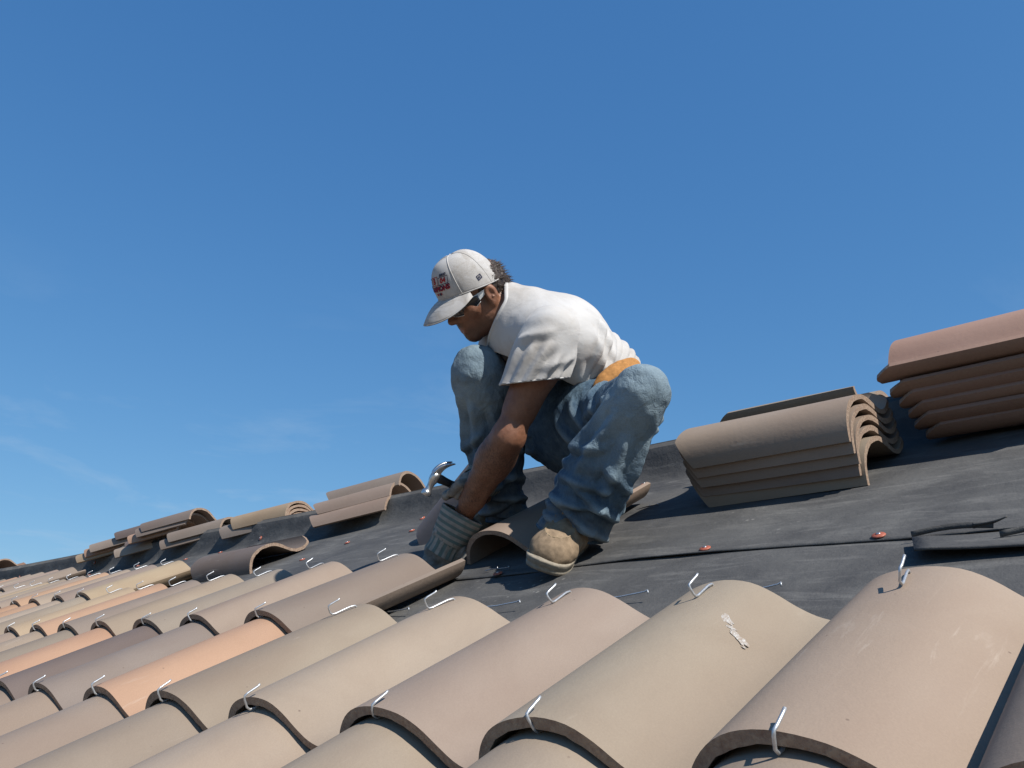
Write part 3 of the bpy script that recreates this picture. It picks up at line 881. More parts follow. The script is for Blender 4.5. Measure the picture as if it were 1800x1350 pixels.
# ---- body: head, neck, arms, one continuous skin
def build_body():
    lo = np.minimum.reduce([J['headc'], J['lwri'], J['rwri'], J['lsh'], J['rsh']])-0.15
    hi = np.maximum.reduce([J['headc'], J['lwri'], J['rwri'], J['lsh'], J['rsh'], J['chest']])+0.16
    f = Field(lo, hi, 0.0032)
    # trunk core inside the shirt
    f.cone(J['chest'], J['shC'], 0.10, 0.085, 0.03)
    f.cone(J['lsh'], J['rsh'], 0.052, 0.052, 0.04)
    # neck and trapezius
    f.cone(hp(0,-0.030,-0.045), J['neck'], 0.054, 0.060, 0.03)
    f.cone(hp(0,-0.050,-0.035), J['c7'], 0.044, 0.050, 0.03)
    f.cone(J['c7'], J['lsh']*0.6+J['c7']*0.4, 0.045, 0.045, 0.04)
    f.cone(J['c7'], J['rsh']*0.6+J['c7']*0.4, 0.045, 0.045, 0.04)
    # sternomastoid
    f.cone(hp(0.058,-0.030,-0.050), J['neck']+HF*0.045-HU*0.01, 0.014, 0.013, 0.02)
    # skull and face
    f.ell(hp(0,-0.012,0.022), HA, (0.070,0.090,0.080), 0.02)
    f.ell(hp(0,0.034,-0.030), HA, (0.061,0.060,0.080), 0.03)
    for s in (-1, 1):
        f.cone(hp(s*0.056,-0.008,-0.045), hp(s*0.050,0.012,-0.082), 0.021, 0.020, 0.025)     # jaw angle
        f.cone(hp(s*0.048,0.012,-0.078), hp(s*0.014,0.068,-0.100), 0.020, 0.018, 0.025)
        f.ell(hp(s*0.046,0.056,-0.020), HA, (0.022,0.022,0.018), 0.025)                       # cheekbone
        f.cone(hp(s*0.048,0.070,0.018), hp(s*0.010,0.088,0.014), 0.012, 0.012, 0.018)         # brow
        f.ell(hp(s*0.032,0.086,-0.004), HA, (0.017,0.012,0.010), 0.012, carve=True)           # eye hollow
        f.ell(hp(s*0.032,0.074,-0.004), HA, (0.0125,0.0125,0.0115), 0.005)                    # eyeball under the lid
        f.ell(hp(s*0.0125,0.101,-0.035), HA, (0.0085,0.0100,0.0075), 0.008)                   # nostril wings
        # ear: helix, lobe, bowl
        ea = np.stack([HL*0.94+HF*-0.34*s*s, HF*0.94+HL*0.34*s, HU])
        f.ell(hp(s*0.080,-0.014,-0.010), HA, (0.0105,0.0195,0.0320), 0.008)
        f.ell(hp(s*0.0785,-0.006,-0.038), HA, (0.0075,0.0105,0.0130), 0.008)
        f.ell(hp(s*0.0925,-0.010,-0.008), HA, (0.0085,0.0110,0.0200), 0.004, carve=True)
        f.ell(hp(s*0.083,-0.012,-0.018), HA, (0.008,0.0045,0.0055), 0.004)
    f.ell(hp(0,0.074,-0.100), HA, (0.022,0.018,0.017), 0.02)                                  # chin
    f.cone(hp(0,0.088,0.008), hp(0,0.1135,-0.030), 0.0085, 0.0118, 0.012)                     # nose
    f.ell(hp(0,0.080,-0.062), HA, (0.030,0.018,0.022), 0.02)                                  # mouth mass
    f.cone(hp(0.019,0.089,-0.066), hp(-0.019,0.089,-0.066), 0.0062, 0.0062, 0.008)
    f.cone(hp(0.016,0.089,-0.0765), hp(-0.016,0.089,-0.0765), 0.0068, 0.0068, 0.008)
    f.cone(hp(0.024,0.101,-0.0712), hp(-0.024,0.101,-0.0712), 0.0022, 0.0022, 0.003, carve=True)
    # arms: deltoid, biceps, elbow, forearm belly, wrist
    for sh, el, wr in (('lsh','lelb','lwri'), ('rsh','relb','rwri')):
        a, b, c = J[sh], J[el], J[wr]
        ud, fd = (b-a)/np.linalg.norm(b-a), (c-b)/np.linalg.norm(c-b)
        side = np.cross(ud, fd); side /= np.linalg.norm(side)
        bend = np.cross(side, ud)
        f.cone(a, a+(b-a)*0.30, 0.060, 0.056, 0.03)
        f.cone(a+(b-a)*0.25, b, 0.053, 0.037, 0.03)
        f.cone(a+(b-a)*0.35+bend*0.010, a+(b-a)*0.72+bend*0.012, 0.047, 0.038, 0.03)
        f.cone(b-bend*0.002, b-bend*0.002+fd*0.01, 0.035, 0.035, 0.03)
        f.cone(b, b+(c-b)*0.38, 0.038, 0.043, 0.03)
        f.cone(b+(c-b)*0.30, c, 0.047, 0.031, 0.03, flat=(side, 1.10))
        f.cone(c, c+(c-b)/np.linalg.norm(c-b)*0.05, 0.031, 0.030, 0.02)
    V, F = f.mesh(); V = relax(V, F, 1, 0.4)
    N = vert_normals(V, F)
    # forearm tendons and a little unevenness
    tl, rl, ql = along(V, J['lelb'], J['lwri'])
    fore = smooth(tl, -0.05, 0.15)*(rl < 0.07)*(tl < 1.2)
    V = V+N*(fore*0.0016*noise3(V, 42, 3)+0.0005*noise3(V, 120, 4))[:, None]
    h = (V-HC)@HA.T/HS
    beard = np.zeros(len(V))
    inhead = (np.abs(h[:, 0]) < 0.085) & (h[:, 1] > -0.03) & (h[:, 1] < 0.14) & (np.abs(h[:, 2]) < 0.16)
    jaw = smooth(-h[:, 2], 0.050, 0.082)*smooth(h[:, 1], -0.012, 0.03)*smooth(-h[:, 2], 0.175, 0.135)
    gl = np.exp(-((h[:, 0]/0.030)**2))
    must = gl*smooth(-h[:, 2], 0.042, 0.050)*smooth(-h[:, 2], 0.067, 0.060)*smooth(h[:, 1], 0.07, 0.085)
    goat = np.exp(-((h[:, 0]/0.032)**2))*smooth(-h[:, 2], 0.080, 0.088)*smooth(h[:, 1], 0.05, 0.07)
    side_b = smooth(-h[:, 2], -0.02, 0.0)*np.exp(-(((h[:, 1]-0.012)/0.010)**2))*smooth(-h[:, 2], 0.045, 0.02)*(np.abs(h[:, 0]) > 0.05)
    beard = np.clip(np.maximum.reduce([0.62*jaw, 0.95*must, 0.85*goat, 0.8*side_b]), 0, 1)*inhead
    lip = np.exp(-((h[:, 2]+0.0715)/0.009)**2)*np.exp(-(h[:, 0]/0.021)**4)*(h[:, 1] > 0.085)*inhead
    return np_mesh('body', V, F, SKIN, MAN, PO, dict(beard=beard*(1-lip), lip=lip, forearm=fore))
build_body()

def bisect(o, cuts):
    """trim an object cleanly: cuts = (point, normal pointing to the waste, centre, radius)"""
    bm = bmesh.new(); bm.from_mesh(o.data)
    for p, n, c, rad, *axis in cuts:
        p, n, c = [np.array(q, float) for q in (p, n, c)]; n = n/np.linalg.norm(n)
        pl, cl = Vector(p-PO), Vector(c-PO)
        if axis:                                     # only what lies round this limb
            av = Vector(axis[0]).normalized(); ar = axis[1]
            def near(q): w_ = q-pl; return (w_-av*w_.dot(av)).length < ar and (q-cl).length < rad
        else:
            def near(q): return (q-cl).length < rad
        fs_ = [f for f in bm.faces if near(f.calc_center_median())]
        geom = list({v for f in fs_ for v in f.verts})+list({e for f in fs_ for e in f.edges})+fs_
        bmesh.ops.bisect_plane(bm, geom=geom, plane_co=pl, plane_no=Vector(n), dist=1e-5)
        kill = [f for f in bm.faces if near(f.calc_center_median()) and (f.calc_center_median()-pl).dot(Vector(n)) > 1e-5]
        bmesh.ops.delete(bm, geom=kill, context='FACES')
    bm.to_mesh(o.data); bm.free(); o.data.update()

def ring_folds(ts, ang, specs):
    """creases across a limb: (along, angle, slope, curve, half angle, width, height)"""
    d = 0.0
    for t0, a0, sl, cv, ha, w, am in specs:
        u = (ang-a0+math.pi) % (2*math.pi)-math.pi
        v = (ts-(t0+sl*u+cv*u*u))/w
        d = d+am*smooth(1-np.abs(u)/ha, 0.0, 0.55)*(np.exp(-1.25*np.abs(v)**1.25)-0.70*np.exp(-np.abs((v-1.6)/0.95)**1.4)-0.25*np.exp(-((v+1.9)/1.2)**2))
    return d
def long_folds(ts, ang, specs):
    """creases along a limb: (angle, from, to, slant, width, height)"""
    d = 0.0
    for a0, t0, t1, sl, w, am in specs:
        m = (t0+t1)/2
        v = ((ang-(a0+sl*(ts-m))+math.pi) % (2*math.pi)-math.pi)/w
        d = d+am*smooth(1-np.abs(ts-m)/((t1-t0)/2), 0.0, 0.5)*(np.exp(-1.25*np.abs(v)**1.25)-0.70*np.exp(-np.abs((v-1.6)/0.95)**1.4)-0.25*np.exp(-((v+1.9)/1.2)**2))
    return d
def limb_frame(V, a, b):
    """position along and angle round a limb; angle 0 faces the open side towards the eave"""
    ax = (b-a)/np.linalg.norm(b-a)
    e1 = np.array(cam.location)-(a+b)/2; e1 -= ax*(e1@ax); e1 /= np.linalg.norm(e1); e2 = np.cross(ax, e1)
    t = ((V-a)@ax)/np.linalg.norm(b-a); q = V-a-np.outer((V-a)@ax, ax)
    return t, np.arctan2(q@e2, q@e1)

# ---- T-shirt
def build_shirt():
    pts = np.array([J[k] for k in ('lsh','rsh','chest','waist','neck')])
    f = Field(pts.min(0)-0.22, pts.max(0)+0.20, 0.0042)
    sp = (J['shC']-J['waist']); sp /= np.linalg.norm(sp); TSP = sp
    wd = J['lsh']-J['rsh']; wd -= sp*(wd@sp); wd /= np.linalg.norm(wd)
    fr = np.cross(wd, sp)
    if fr@HF < 0: fr = -fr
    f.cone(J['waist'], J['chest'], 0.122, 0.124, 0.06, flat=(wd, 1.16))
    f.cone(J['chest'], J['shC']-sp*0.03, 0.120, 0.085, 0.06, flat=(wd, 1.32))
    f.cone(J['chest']-fr*0.040+sp*0.04, J['shC']-fr*0.012-sp*0.01, 0.090, 0.078, 0.06)   # rounded upper back
    f.cone(J['lsh']-wd*0.02, J['rsh']+wd*0.02, 0.072, 0.070, 0.06)
    f.cone(J['shC']*0.5+J['c7']*0.5, J['c7']*0.7+J['neck']*0.3, 0.078, 0.070, 0.05)
    f.cone(J['neck']*0.6+J['chest']*0.4+fr*0.03, J['neck'], 0.075, 0.066, 0.05)
    f.cone(J['waist'], J['waist']*0.55+J['pelvis']*0.45, 0.124, 0.124, 0.04, flat=(wd, 1.12))
    V, F = f.mesh(); V = relax(V, F, 2, 0.5); N = vert_normals(V, F)
    # folds: sleeve drags from the shoulder point
    t1, r1, q1 = along(V, J['lsh'], J['lelb'])
    slv = smooth(r1, 0.135, 0.075)*smooth(t1, -0.25, 0.15)
    side = np.cross(J['lelb']-J['lsh'], np.array(cam.location)-J['lsh']); side /= np.linalg.norm(side)
    w1 = (V-J['lsh'])@side + 0.35*(V-J['lsh'])@sp
    def creases(ph): return 1.0-2.0*np.abs(np.sin(ph*0.5))**0.7
    d = np.zeros(len(V))
    # long drags from the armpit to the hip
    ts = (V-J['waist'])@sp
    ax = (J['waist']-J['lsh']); ax /= np.linalg.norm(ax); bx = np.cross(ax, wd); bx /= np.linalg.norm(bx)
    tB, aB = limb_frame(V, J['waist']-TSP*0.05, J['shC'])
    d += ring_folds(tB, aB, [(0.06,-0.3,0.05,0.02,1.5,0.030,0.010),(0.15,0.2,0.07,0.02,1.4,0.032,0.012),(0.25,-0.2,0.10,0.01,1.2,0.034,0.011),(0.36,0.1,0.15,0,1.0,0.034,0.010),(0.47,0.3,0.20,0,0.8,0.034,0.009),
                             (0.10,1.3,-0.05,0,0.9,0.028,0.010),(0.20,1.5,0.04,0,0.9,0.030,0.009),(0.30,1.2,0.10,0,0.7,0.030,0.008),(0.02,0.6,0.02,0,1.2,0.024,0.009),(0.12,-1.6,-0.06,0,1.0,0.03,0.01),(0.28,-1.7,-0.1,0,1.0,0.03,0.01)])
    d += long_folds(tB, aB, [(0.75,0.25,0.85,0.9,0.13,0.007),(0.35,0.15,0.70,0.9,0.12,0.008),(-0.2,0.1,0.6,0.7,0.13,0.007)])
    d += 0.0016*noise3(V, 18, 41)*smooth(ts, 0.30, 0.12)+0.0008*noise3(V, 46, 42)
    V = V+N*d[:, None]
    V = relax(V, F, 1, 0.4)
    soil = np.clip(smooth(ts, 0.05, -0.06)*0.9+0.75*np.exp(-((np.linalg.norm(V-J['c7']-wd*0.05, axis=1)/0.085)**2))+0.3*slv*smooth(noise3(V, 12, 51), 0.0, 0.6), 0, 1)
    o = np_mesh('t_shirt', V, F, COTTON, MAN, PO, dict(soil=soil))
    cuts = []
    nd = hp(0, 0.0, -0.055)-(J['neck']*0.45+J['c7']*0.55); nd /= np.linalg.norm(nd)
    nc = J['neck']*0.55+J['c7']*0.45+nd*0.006
    cuts.append((nc, nd, nc+nd*0.04, 0.105))
    hem = J['waist']*0.62+J['pelvis']*0.38
    cuts.append((hem, (J['pelvis']-J['waist']), hem, 0.30))
    bisect(o, cuts)
    md = o.modifiers.new('cloth', 'SOLIDIFY'); md.thickness = 0.004; md.offset = 1.0
    return o, wd, sp, fr, nc, nd
SHIRT, TW, TS, TF, NECK_C, NECK_N = build_shirt()
def build_sleeve(sh, el, tt, lean):
    """a sleeve set in at the shoulder, its hem hanging open round the arm"""
    a, b = J[sh], J[el]; ax = (b-a)/np.linalg.norm(b-a)
    f = Field(np.minimum(a, b)-0.13, np.maximum(a, b)+0.13, 0.0042)
    f.cone(a+TS*0.004, a+(b-a)*0.30, 0.077, 0.076, 0.04)
    f.cone(a+(b-a)*0.20, a+(b-a)*(tt+0.35), 0.074, 0.083, 0.04)
    V, F = f.mesh(); N = vert_normals(V, F)
    t1 = ((V-a)@ax)/np.linalg.norm(b-a)
    q = V-a-np.outer((V-a)@ax, ax)
    e1 = np.cross(ax, NRM); e1 /= np.linalg.norm(e1); e2 = np.cross(ax, e1)
    ang = np.arctan2(q@e2, q@e1)
    tA, aA = limb_frame(V, a, b)
    d = long_folds(tA, aA, [(0.15,0.05,0.75,0.5,0.12,0.008),(-0.25,0.10,0.75,0.7,0.12,0.009),(-0.62,0.12,0.75,0.6,0.12,0.008),(0.55,0.10,0.75,0.4,0.13,0.007),(1.0,0.12,0.8,0.2,0.16,0.008),(-1.1,0.1,0.8,0.3,0.16,0.008),(2.2,0.1,0.8,0,0.2,0.008),(-2.2,0.1,0.8,0,0.2,0.008)])
    d = d+ring_folds(tA, aA, [(0.10,0.6,0.16,0,0.8,0.05,0.006),(0.22,-0.6,0.2,0,0.7,0.05,0.005)])+0.0012*noise3(V, 24, 19)
    V = V+N*d[:, None]; V = relax(V, F, 2, 0.45)
    soil = 0.35*smooth(noise3(V, 12, 51), -0.1, 0.6)
    o = np_mesh('sleeve', V, F, COTTON, SHIRT, PO, dict(soil=soil))
    p = a+(b-a)*tt
    bisect(o, [(p, ax+lean, p+ax*0.05, 0.30)])
    md = o.modifiers.new('cloth', 'SOLIDIFY'); md.thickness = 0.0022; md.offset = 1.0
    return o
VR = np.array(XR)*0.724+np.array(UPS)*0.627-np.array(NRM)*0.289
def boundary_loops(o):
    """rims of a trimmed garment, as ordered world points"""
    bm = bmesh.new(); bm.from_mesh(o.data)
    nxt = {}
    for e in bm.edges:
        if len(e.link_faces) == 1:
            a, b = e.verts; nxt.setdefault(a.index, []).append(b.index); nxt.setdefault(b.index, []).append(a.index)
    co = {v.index: np.array(v.co)+PO for v in bm.verts if v.index in nxt}
    bm.free(); seen, loops = set(), []
    for s_ in nxt:
        if s_ in seen: continue
        lp, c_ = [s_], s_; seen.add(s_)
        while True:
            n_ = [q for q in nxt[c_] if q not in seen]
            if not n_: break
            c_ = n_[0]; seen.add(c_); lp.append(c_)
        if len(lp) > 20: loops.append(np.array([co[q] for q in lp]))
    return loops
def rim_band(name, loop, rad, mat, parent, squash=None, step=3):
    pts = loop[::step]
    for _ in range(2): pts = (np.roll(pts, 1, 0)+2*pts+np.roll(pts, -1, 0))/4
    pts = np.concatenate([pts, pts[:2]])
    me = tube_mesh(name, [tuple(q-PO) for q in pts], rad, 8)
    return link(name, me, mat, parent)
for lp in boundary_loops(SHIRT):
    if np.linalg.norm(lp.mean(0)-NECK_C) < 0.06: rim_band('collar', lp, 0.0075, COTTON, SHIRT)
for sl in (build_sleeve('lsh', 'lelb', 0.46, VR*0.50), build_sleeve('rsh', 'relb', 0.55, VR*0.0)):
    for lp in boundary_loops(sl): rim_band('sleeve_hem', lp, 0.0019, COTTON, SHIRT)

# ---- jeans
def build_jeans():
    pts = np.array([J[k] for k in ('lhip','rhip','lknee','rknee','lank','rank','pelvis')])
    f = Field(pts.min(0)-0.15, pts.max(0)+0.15, 0.0037)
    L_, R_ = J['lhip'], J['rhip']
    wd = L_-R_; wd /= np.linalg.norm(wd)
    f.cone(L_+(J['pelvis']-L_)*0.3, R_+(J['pelvis']-R_)*0.3, 0.125, 0.125, 0.05)
    f.cone(J['pelvis'], J['waist']*0.7+J['pelvis']*0.3, 0.13, 0.121, 0.05, flat=(wd, 1.1))
    f.cone(J['pelvis']-_N*0.055+_U*0.05, J['pelvis']-_N*0.03, 0.115, 0.12, 0.06)      # seat
    for hip, kn, an, rk in (('lhip','lknee','lank',0.049), ('rhip','rknee','rank',0.062)):
        a, b, c = J[hip], J[kn], J[an]
        f.cone(a, b, 0.092, rk, 0.05)
        td = (b-a)/np.linalg.norm(b-a); sd = (c-b)/np.linalg.norm(c-b)
        f.cone(b-td*0.02, b+sd*0.05, rk, rk+0.002, 0.03)
        f.cone(b, b+(c-b)*0.45, rk, 0.066, 0.04)
        f.cone(b+(c-b)*0.22-td*0.022, b+(c-b)*0.60-td*0.018, 0.056, 0.060, 0.05)      # calf and slack behind the knee
        f.cone(b+(c-b)*0.45, b+(c-b)*1.16, 0.067, 0.067, 0.05)
        if hip == 'lhip':
            f.cone(b+(c-b)*0.70+_X*0.004+_U*0.01, b+(c-b)*1.05+_X*0.004+_U*0.025, 0.066, 0.066, 0.05)
    V, F = f.mesh(); V = relax(V, F, 2, 0.5); N = vert_normals(V, F)
    d = np.zeros(len(V)); fade = np.zeros(len(V)); soil = np.zeros(len(V)); seam = np.zeros(len(V))
    for hip, kn, an, sd_ in (('lhip','lknee','lank',1), ('rhip','rknee','rank',2)):
        a, b, c = J[hip], J[kn], J[an]
        ts, rs, qs = along(V, b, c); tt, rt, qt = along(V, a, b)
        sh = (rs <= rt)*1.0
        shank = sh*smooth(ts, -0.05, 0.1)*(rs < 0.16)
        # stacked creases near the cuff, each its own fold
        tS, aS = limb_frame(V, b, c)
        r_ = random.Random(40+sd_)
        spec = [(0.60,0.3,0.06,0.02,1.3,0.030,0.012),(0.69,-0.5,-0.07,0.02,1.4,0.030,0.015),(0.77,0.5,0.07,-0.01,1.5,0.028,0.016),(0.84,-0.3,-0.05,0.02,1.7,0.026,0.016),
                (0.91,0.5,0.05,0.0,1.5,0.024,0.015),(0.97,-0.4,-0.04,0.01,1.6,0.022,0.012),(0.50,-0.7,-0.10,0.0,0.9,0.030,0.010),(0.42,0.8,0.12,0.0,0.8,0.030,0.009)]
        spec += [(r_.uniform(0.55,1.0), r_.uniform(1.4,4.8), r_.uniform(-.09,.09), r_.uniform(-.02,.02), r_.uniform(0.6,1.2), r_.uniform(0.020,0.032), r_.uniform(0.008,0.015)) for _ in range(9)]
        spec += [(r_.uniform(0.02,0.22), r_.uniform(2.0,4.3), r_.uniform(-.05,.05), 0.0, r_.uniform(0.7,1.1), 0.026, 0.010) for _ in range(3)]
        d += shank*ring_folds(tS, aS, spec)
        d += shank*long_folds(tS, aS, [(0.55,0.10,0.62,0.5,0.20,0.012),(-0.35,0.16,0.70,-0.4,0.18,0.010),(1.25,0.08,0.55,0.2,0.20,0.010),(-1.1,0.15,0.65,0.3,0.22,0.011),(2.4,0.1,0.6,0.0,0.25,0.010),(-2.2,0.1,0.6,0.2,0.25,0.010)])
        seam = np.maximum(seam, shank*(np.exp(-(((aS-1.45+math.pi)%(2*math.pi)-math.pi)/0.035)**2)+np.exp(-(((aS+1.70+math.pi)%(2*math.pi)-math.pi)/0.035)**2)))
        tT, aT = limb_frame(V, a, b)
        # strain folds from the knee and crotch over the thigh
        thigh = (1-sh)*(rt < 0.16)
        d += thigh*ring_folds(tT, aT, [(0.12,0.2,0.12,0,1.2,0.040,0.014),(0.26,-0.2,0.14,0,1.2,0.036,0.014),(0.40,0.3,0.12,0,1.0,0.034,0.012),(0.55,-0.3,0.10,0,0.9,0.032,0.010),(0.20,2.4,-0.1,0,1.2,0.04,0.012),(0.45,2.8,0.1,0,1.0,0.036,0.010),(0.30,-1.8,0.1,0,1.0,0.036,0.012)])
        d += thigh*long_folds(tT, aT, [(0.9,0.15,0.85,0.6,0.20,0.010),(-0.6,0.2,0.9,-0.5,0.20,0.009)])
        kd = np.linalg.norm(V-b, axis=1)
        d += 0.003*np.exp(-(kd/0.09)**2)*np.sin((V-b)@np.array([0.3, 0.5, 0.8])*85+2*noise3(V, 12, 91))*smooth(kd, 0.03, 0.08)
        fade = np.maximum(fade, np.exp(-(kd/0.13)**2)+0.75*shank*smooth(ts, 0.65, 0.15)*smooth(noise3(V, 5, 95), -0.7, 0.5))
        soil = np.maximum(soil, shank*smooth(ts, 0.7, 1.0)*0.8)
    d += 0.0030*noise3(V, 26, 101)+0.0014*noise3(V, 60, 102)
    d += 0.0016*np.clip(seam, 0, 1)
    V = V+N*d[:, None]; V = relax(V, F, 1, 0.4)
    wear = np.clip((d-0.004)/0.010, 0, 1)                  # denim fades along raised creases
    o = np_mesh('jeans', V, F, DENIM, MAN, PO, dict(fade=np.clip(np.maximum(fade, 0.7*wear), 0, 1), soil=soil, seam=np.clip(seam, 0, 1)))
    cuts = []
    for kn, an, nn in (('lknee','lank',_N*-0.55-_U*0.30), ('rknee','rank',_N*-0.6-_U*0.1)):
        b, c = J[kn], J[an]; sd = (c-b)/np.linalg.norm(c-b)
        p = c+sd*0.010; cuts.append((p, sd*0.6+nn, p+sd*0.06, 0.20))
    bisect(o, cuts)
    md = o.modifiers.new('cloth', 'SOLIDIFY'); md.thickness = 0.004; md.offset = 1.0
    return o
JEANS = build_jeans()
for lp in boundary_loops(JEANS):
    rim_band('cuff_hem', lp, 0.0058, DENIM, JEANS)
# ------------------------------------------------------------------ cap, glasses, hair
def cap_material():
    t = NT('dirty_white_cap', 0.88, 0.15)
    a = t.noise(24.0, 6, 0.65, None, 0.7); b = t.noise(70.0, 4, 0.6)
    c = t.mix(t.ramp(a, 0.40, 0.70, 0, 0.85), (0.43, 0.42, 0.41), (0.29, 0.265, 0.235))
    c = t.mix(t.ramp(b, 0.6, 0.8, 0, 0.3), c, (0.23, 0.21, 0.185))
    v = t.n.new('ShaderNodeTexVoronoi'); t.l.new(t.obj, v.inputs['Vector']); v.inputs['Scale'].default_value = 620.0
    hol = t.math('MULTIPLY', t.ramp(v.outputs['Distance'], 0.45, 0.25), t.attr('mesh')[2])
    c = t.mix(t.math('MULTIPLY', hol, 0.35), c, (0.20, 0.19, 0.185))
    w = t.noise(900.0, 2, 0.5)
    h = t.math('SUBTRACT', t.math('MULTIPLY', w, 0.3), hol)
    return t.out(c, t.bump(h, 0.25, 0.0010))
CAP_M = cap_material()
NAVY_M = simple('navy_thread', (0.016, 0.020, 0.055), 0.8, 0, 0.2, 400, 0.3)
RED_M = simple('red_thread', (0.30, 0.020, 0.025), 0.8, 0, 0.2, 400, 0.3)

CAP = empty('cap'); CAP.parent = MAN
CAP_H = 0.122
def cap_pt(a, v, off=0.0):
    """a: angle from the front towards his left; v: 0 rim, 1 button"""
    t_ = v*math.pi/2
    pr = max(0.0, math.cos(t_))**0.66; ph = math.sin(t_)**0.98
    ca, sa = math.cos(a), math.sin(a)
    rf = 0.104 if ca > 0 else 0.103
    rl = 0.0885
    rr = 1.0/math.sqrt((sa/rl)**2+(ca/rf)**2)
    rr = rr*(1+off/0.09)
    pk = 0.0
    for s_ in (0.0, 0.92, -0.92, 2.05, -2.05, math.pi):
        da = abs((a-s_+math.pi) % (2*math.pi)-math.pi); pk += math.exp(-(da/0.03)**2)
    rr -= 0.0012*pk*(1-v)
    rim = 0.040-0.034*(1-ca)/2
    rim = 0.023+(rim-0.023)*(1-v)**1.2
    l = rr*pr*sa; f_ = rr*pr*ca+0.008+0.006*v
    u_ = rim+(CAP_H+off)*ph*(1-(rim-0.02)*0)
    return hp(l, f_, u_)
def build_cap():
    na, nv = 96, 22
    V, F, mesh_a = [], [], []
    for j in range(nv):
        for i in range(na):
            a = 2*math.pi*i/na; V.append(cap_pt(a, j/nv))
            da = abs((a+math.pi) % (2*math.pi)-math.pi); mesh_a.append(1.0 if da > 0.95 else 0.0)
    top = len(V); V.append(cap_pt(0, 1.0)); mesh_a.append(0)
    for j in range(nv-1):
        for i in range(na):
            p, q = j*na+i, j*na+(i+1) % na
            F.append((p, q, q+na, p+na))
    for i in range(na): F.append(((nv-1)*na+i, (nv-1)*na+(i+1) % na, top))
    me = mesh_from('crown', [v-PO for v in V], F)
    at = me.attributes.new('mesh', 'FLOAT', 'POINT'); at.data.foreach_set('value', mesh_a)
    o = link('crown', me, CAP_M, CAP)
    md = o.modifiers.new('cloth', 'SOLIDIFY'); md.thickness = 0.0025; md.offset = -1
    # seams from the button down, a rim band, the button
    for k, s_ in enumerate((0.92, -0.92, 2.05, -2.05, math.pi)):
        pts = [cap_pt(s_, v, 0.0003) - PO for v in np.linspace(0.0, 0.985, 26)]
        link('seam', tube_mesh('seam', [tuple(q) for q in pts], 0.0016 if k < 2 else 0.001, 6), CAP_M, CAP)
    pts = [cap_pt(a, 0.012, 0.0004)-PO for a in np.linspace(0, 2*math.pi, 73)]
    link('rim_piping', tube_mesh('rim_piping', [tuple(q) for q in pts], 0.0018, 6), CAP_M, CAP)
    bt = [hp(0, 0.014, 0.0228+CAP_H+z)-PO for z in (-0.004, -0.001, 0.0008, 0.0016)]
    link('button', tube_mesh('button', [tuple(q) for q in bt], [0.006, 0.0058, 0.0045, 0.001], 12), CAP_M, CAP)
    # visor
    nt, ns = 40, 12
    V, F = [], []
    DEL = R(19)
    for i in range(nt+1):
        t_ = -1+2*i/nt
        base = cap_pt(t_*1.16, 0.0, -0.001)
        ln = 0.086*max(0.0, 1-abs(t_)**3.4)**0.55+0.003
        for j in range(ns+1):
            s_ = j/ns
            fwd = ln*s_*math.cos(DEL+0.10*s_); dn = ln*s_*math.sin(DEL+0.10*s_)+0.012*(t_*t_)*s_-0.006*math.sin(s_*math.pi)*(1-t_*t_)
            V.append(base+(HF*fwd-HU*dn+HL*(0.010*t_*s_))*HS-PO)
    for i in range(nt):
        for j in range(ns):
            a = i*(ns+1)+j; F.append((a, a+1, a+ns+2, a+ns+1))
    me = mesh_from('visor', V, F)
    o2 = link('visor', me, CAP_M, CAP)
    md = o2.modifiers.new('board', 'SOLIDIFY'); md.thickness = 0.0032; md.offset = 0
    edge = [V[i*(ns+1)+ns] for i in range(nt+1)]
    link('visor_piping', tube_mesh('visor_piping', [tuple(q) for q in edge], 0.0021, 6), CAP_M, CAP)
    for s_ in (3, 5, 7, 9, 11):
        row = [V[i*(ns+1)+s_]+HU*0.0017 for i in range(2, nt-1)]
        link('stitch_row', tube_mesh('stitch_row', [tuple(q) for q in row], 0.0005, 4), CAP_M, CAP)
    return o
CROWN = build_cap()

def flat_to_cap(pts):
    out = []
    for x, y in pts:
        x, y = x*1.42+0.013, (y-0.020)*1.42+0.026
        v = math.asin(min(1.0, max(0.001, (y/CAP_H))**(1/0.98)))/(math.pi/2)
        r_ = 0.112*max(0.2, math.cos(v*math.pi/2)**0.66)
        out.append(cap_pt(x/r_, v, 0.0012)-PO)
    return out
def cap_text(body, x, y, size, mat, name, sx=1.0, shear=0.0, bold=0.0, parent=None):
    cu = bpy.data.curves.new('print', 'FONT'); cu.body = body; cu.size = size; cu.align_x = 'CENTER'; cu.align_y = 'CENTER'
    cu.shear = shear; cu.offset = bold; cu.resolution_u = 3
    to = bpy.data.objects.new('print', cu); COL.objects.link(to)
    dg = bpy.context.evaluated_depsgraph_get(); dg.update()
    me = bpy.data.meshes.new_from_object(to.evaluated_get(dg))
    bpy.data.objects.remove(to)
    bm = bmesh.new(); bm.from_mesh(me)
    bmesh.ops.triangulate(bm, faces=bm.faces)
    P2 = [(x+v.co.x*sx, y+v.co.y) for v in bm.verts]
    for v, q in zip(bm.verts, flat_to_cap(P2)): v.co = Vector(q)
    bm.to_mesh(me); bm.free()
    me.name = name
    return link(name, me, mat, parent or CAP)
def cap_poly(polys, mat, name):
    V, F = [], []
    for P2 in polys:
        k = len(V); V.extend(flat_to_cap(P2)); F.append(tuple(range(k, k+len(P2))))
    return link(name, mesh_from(name, V, F, False), mat, CAP)
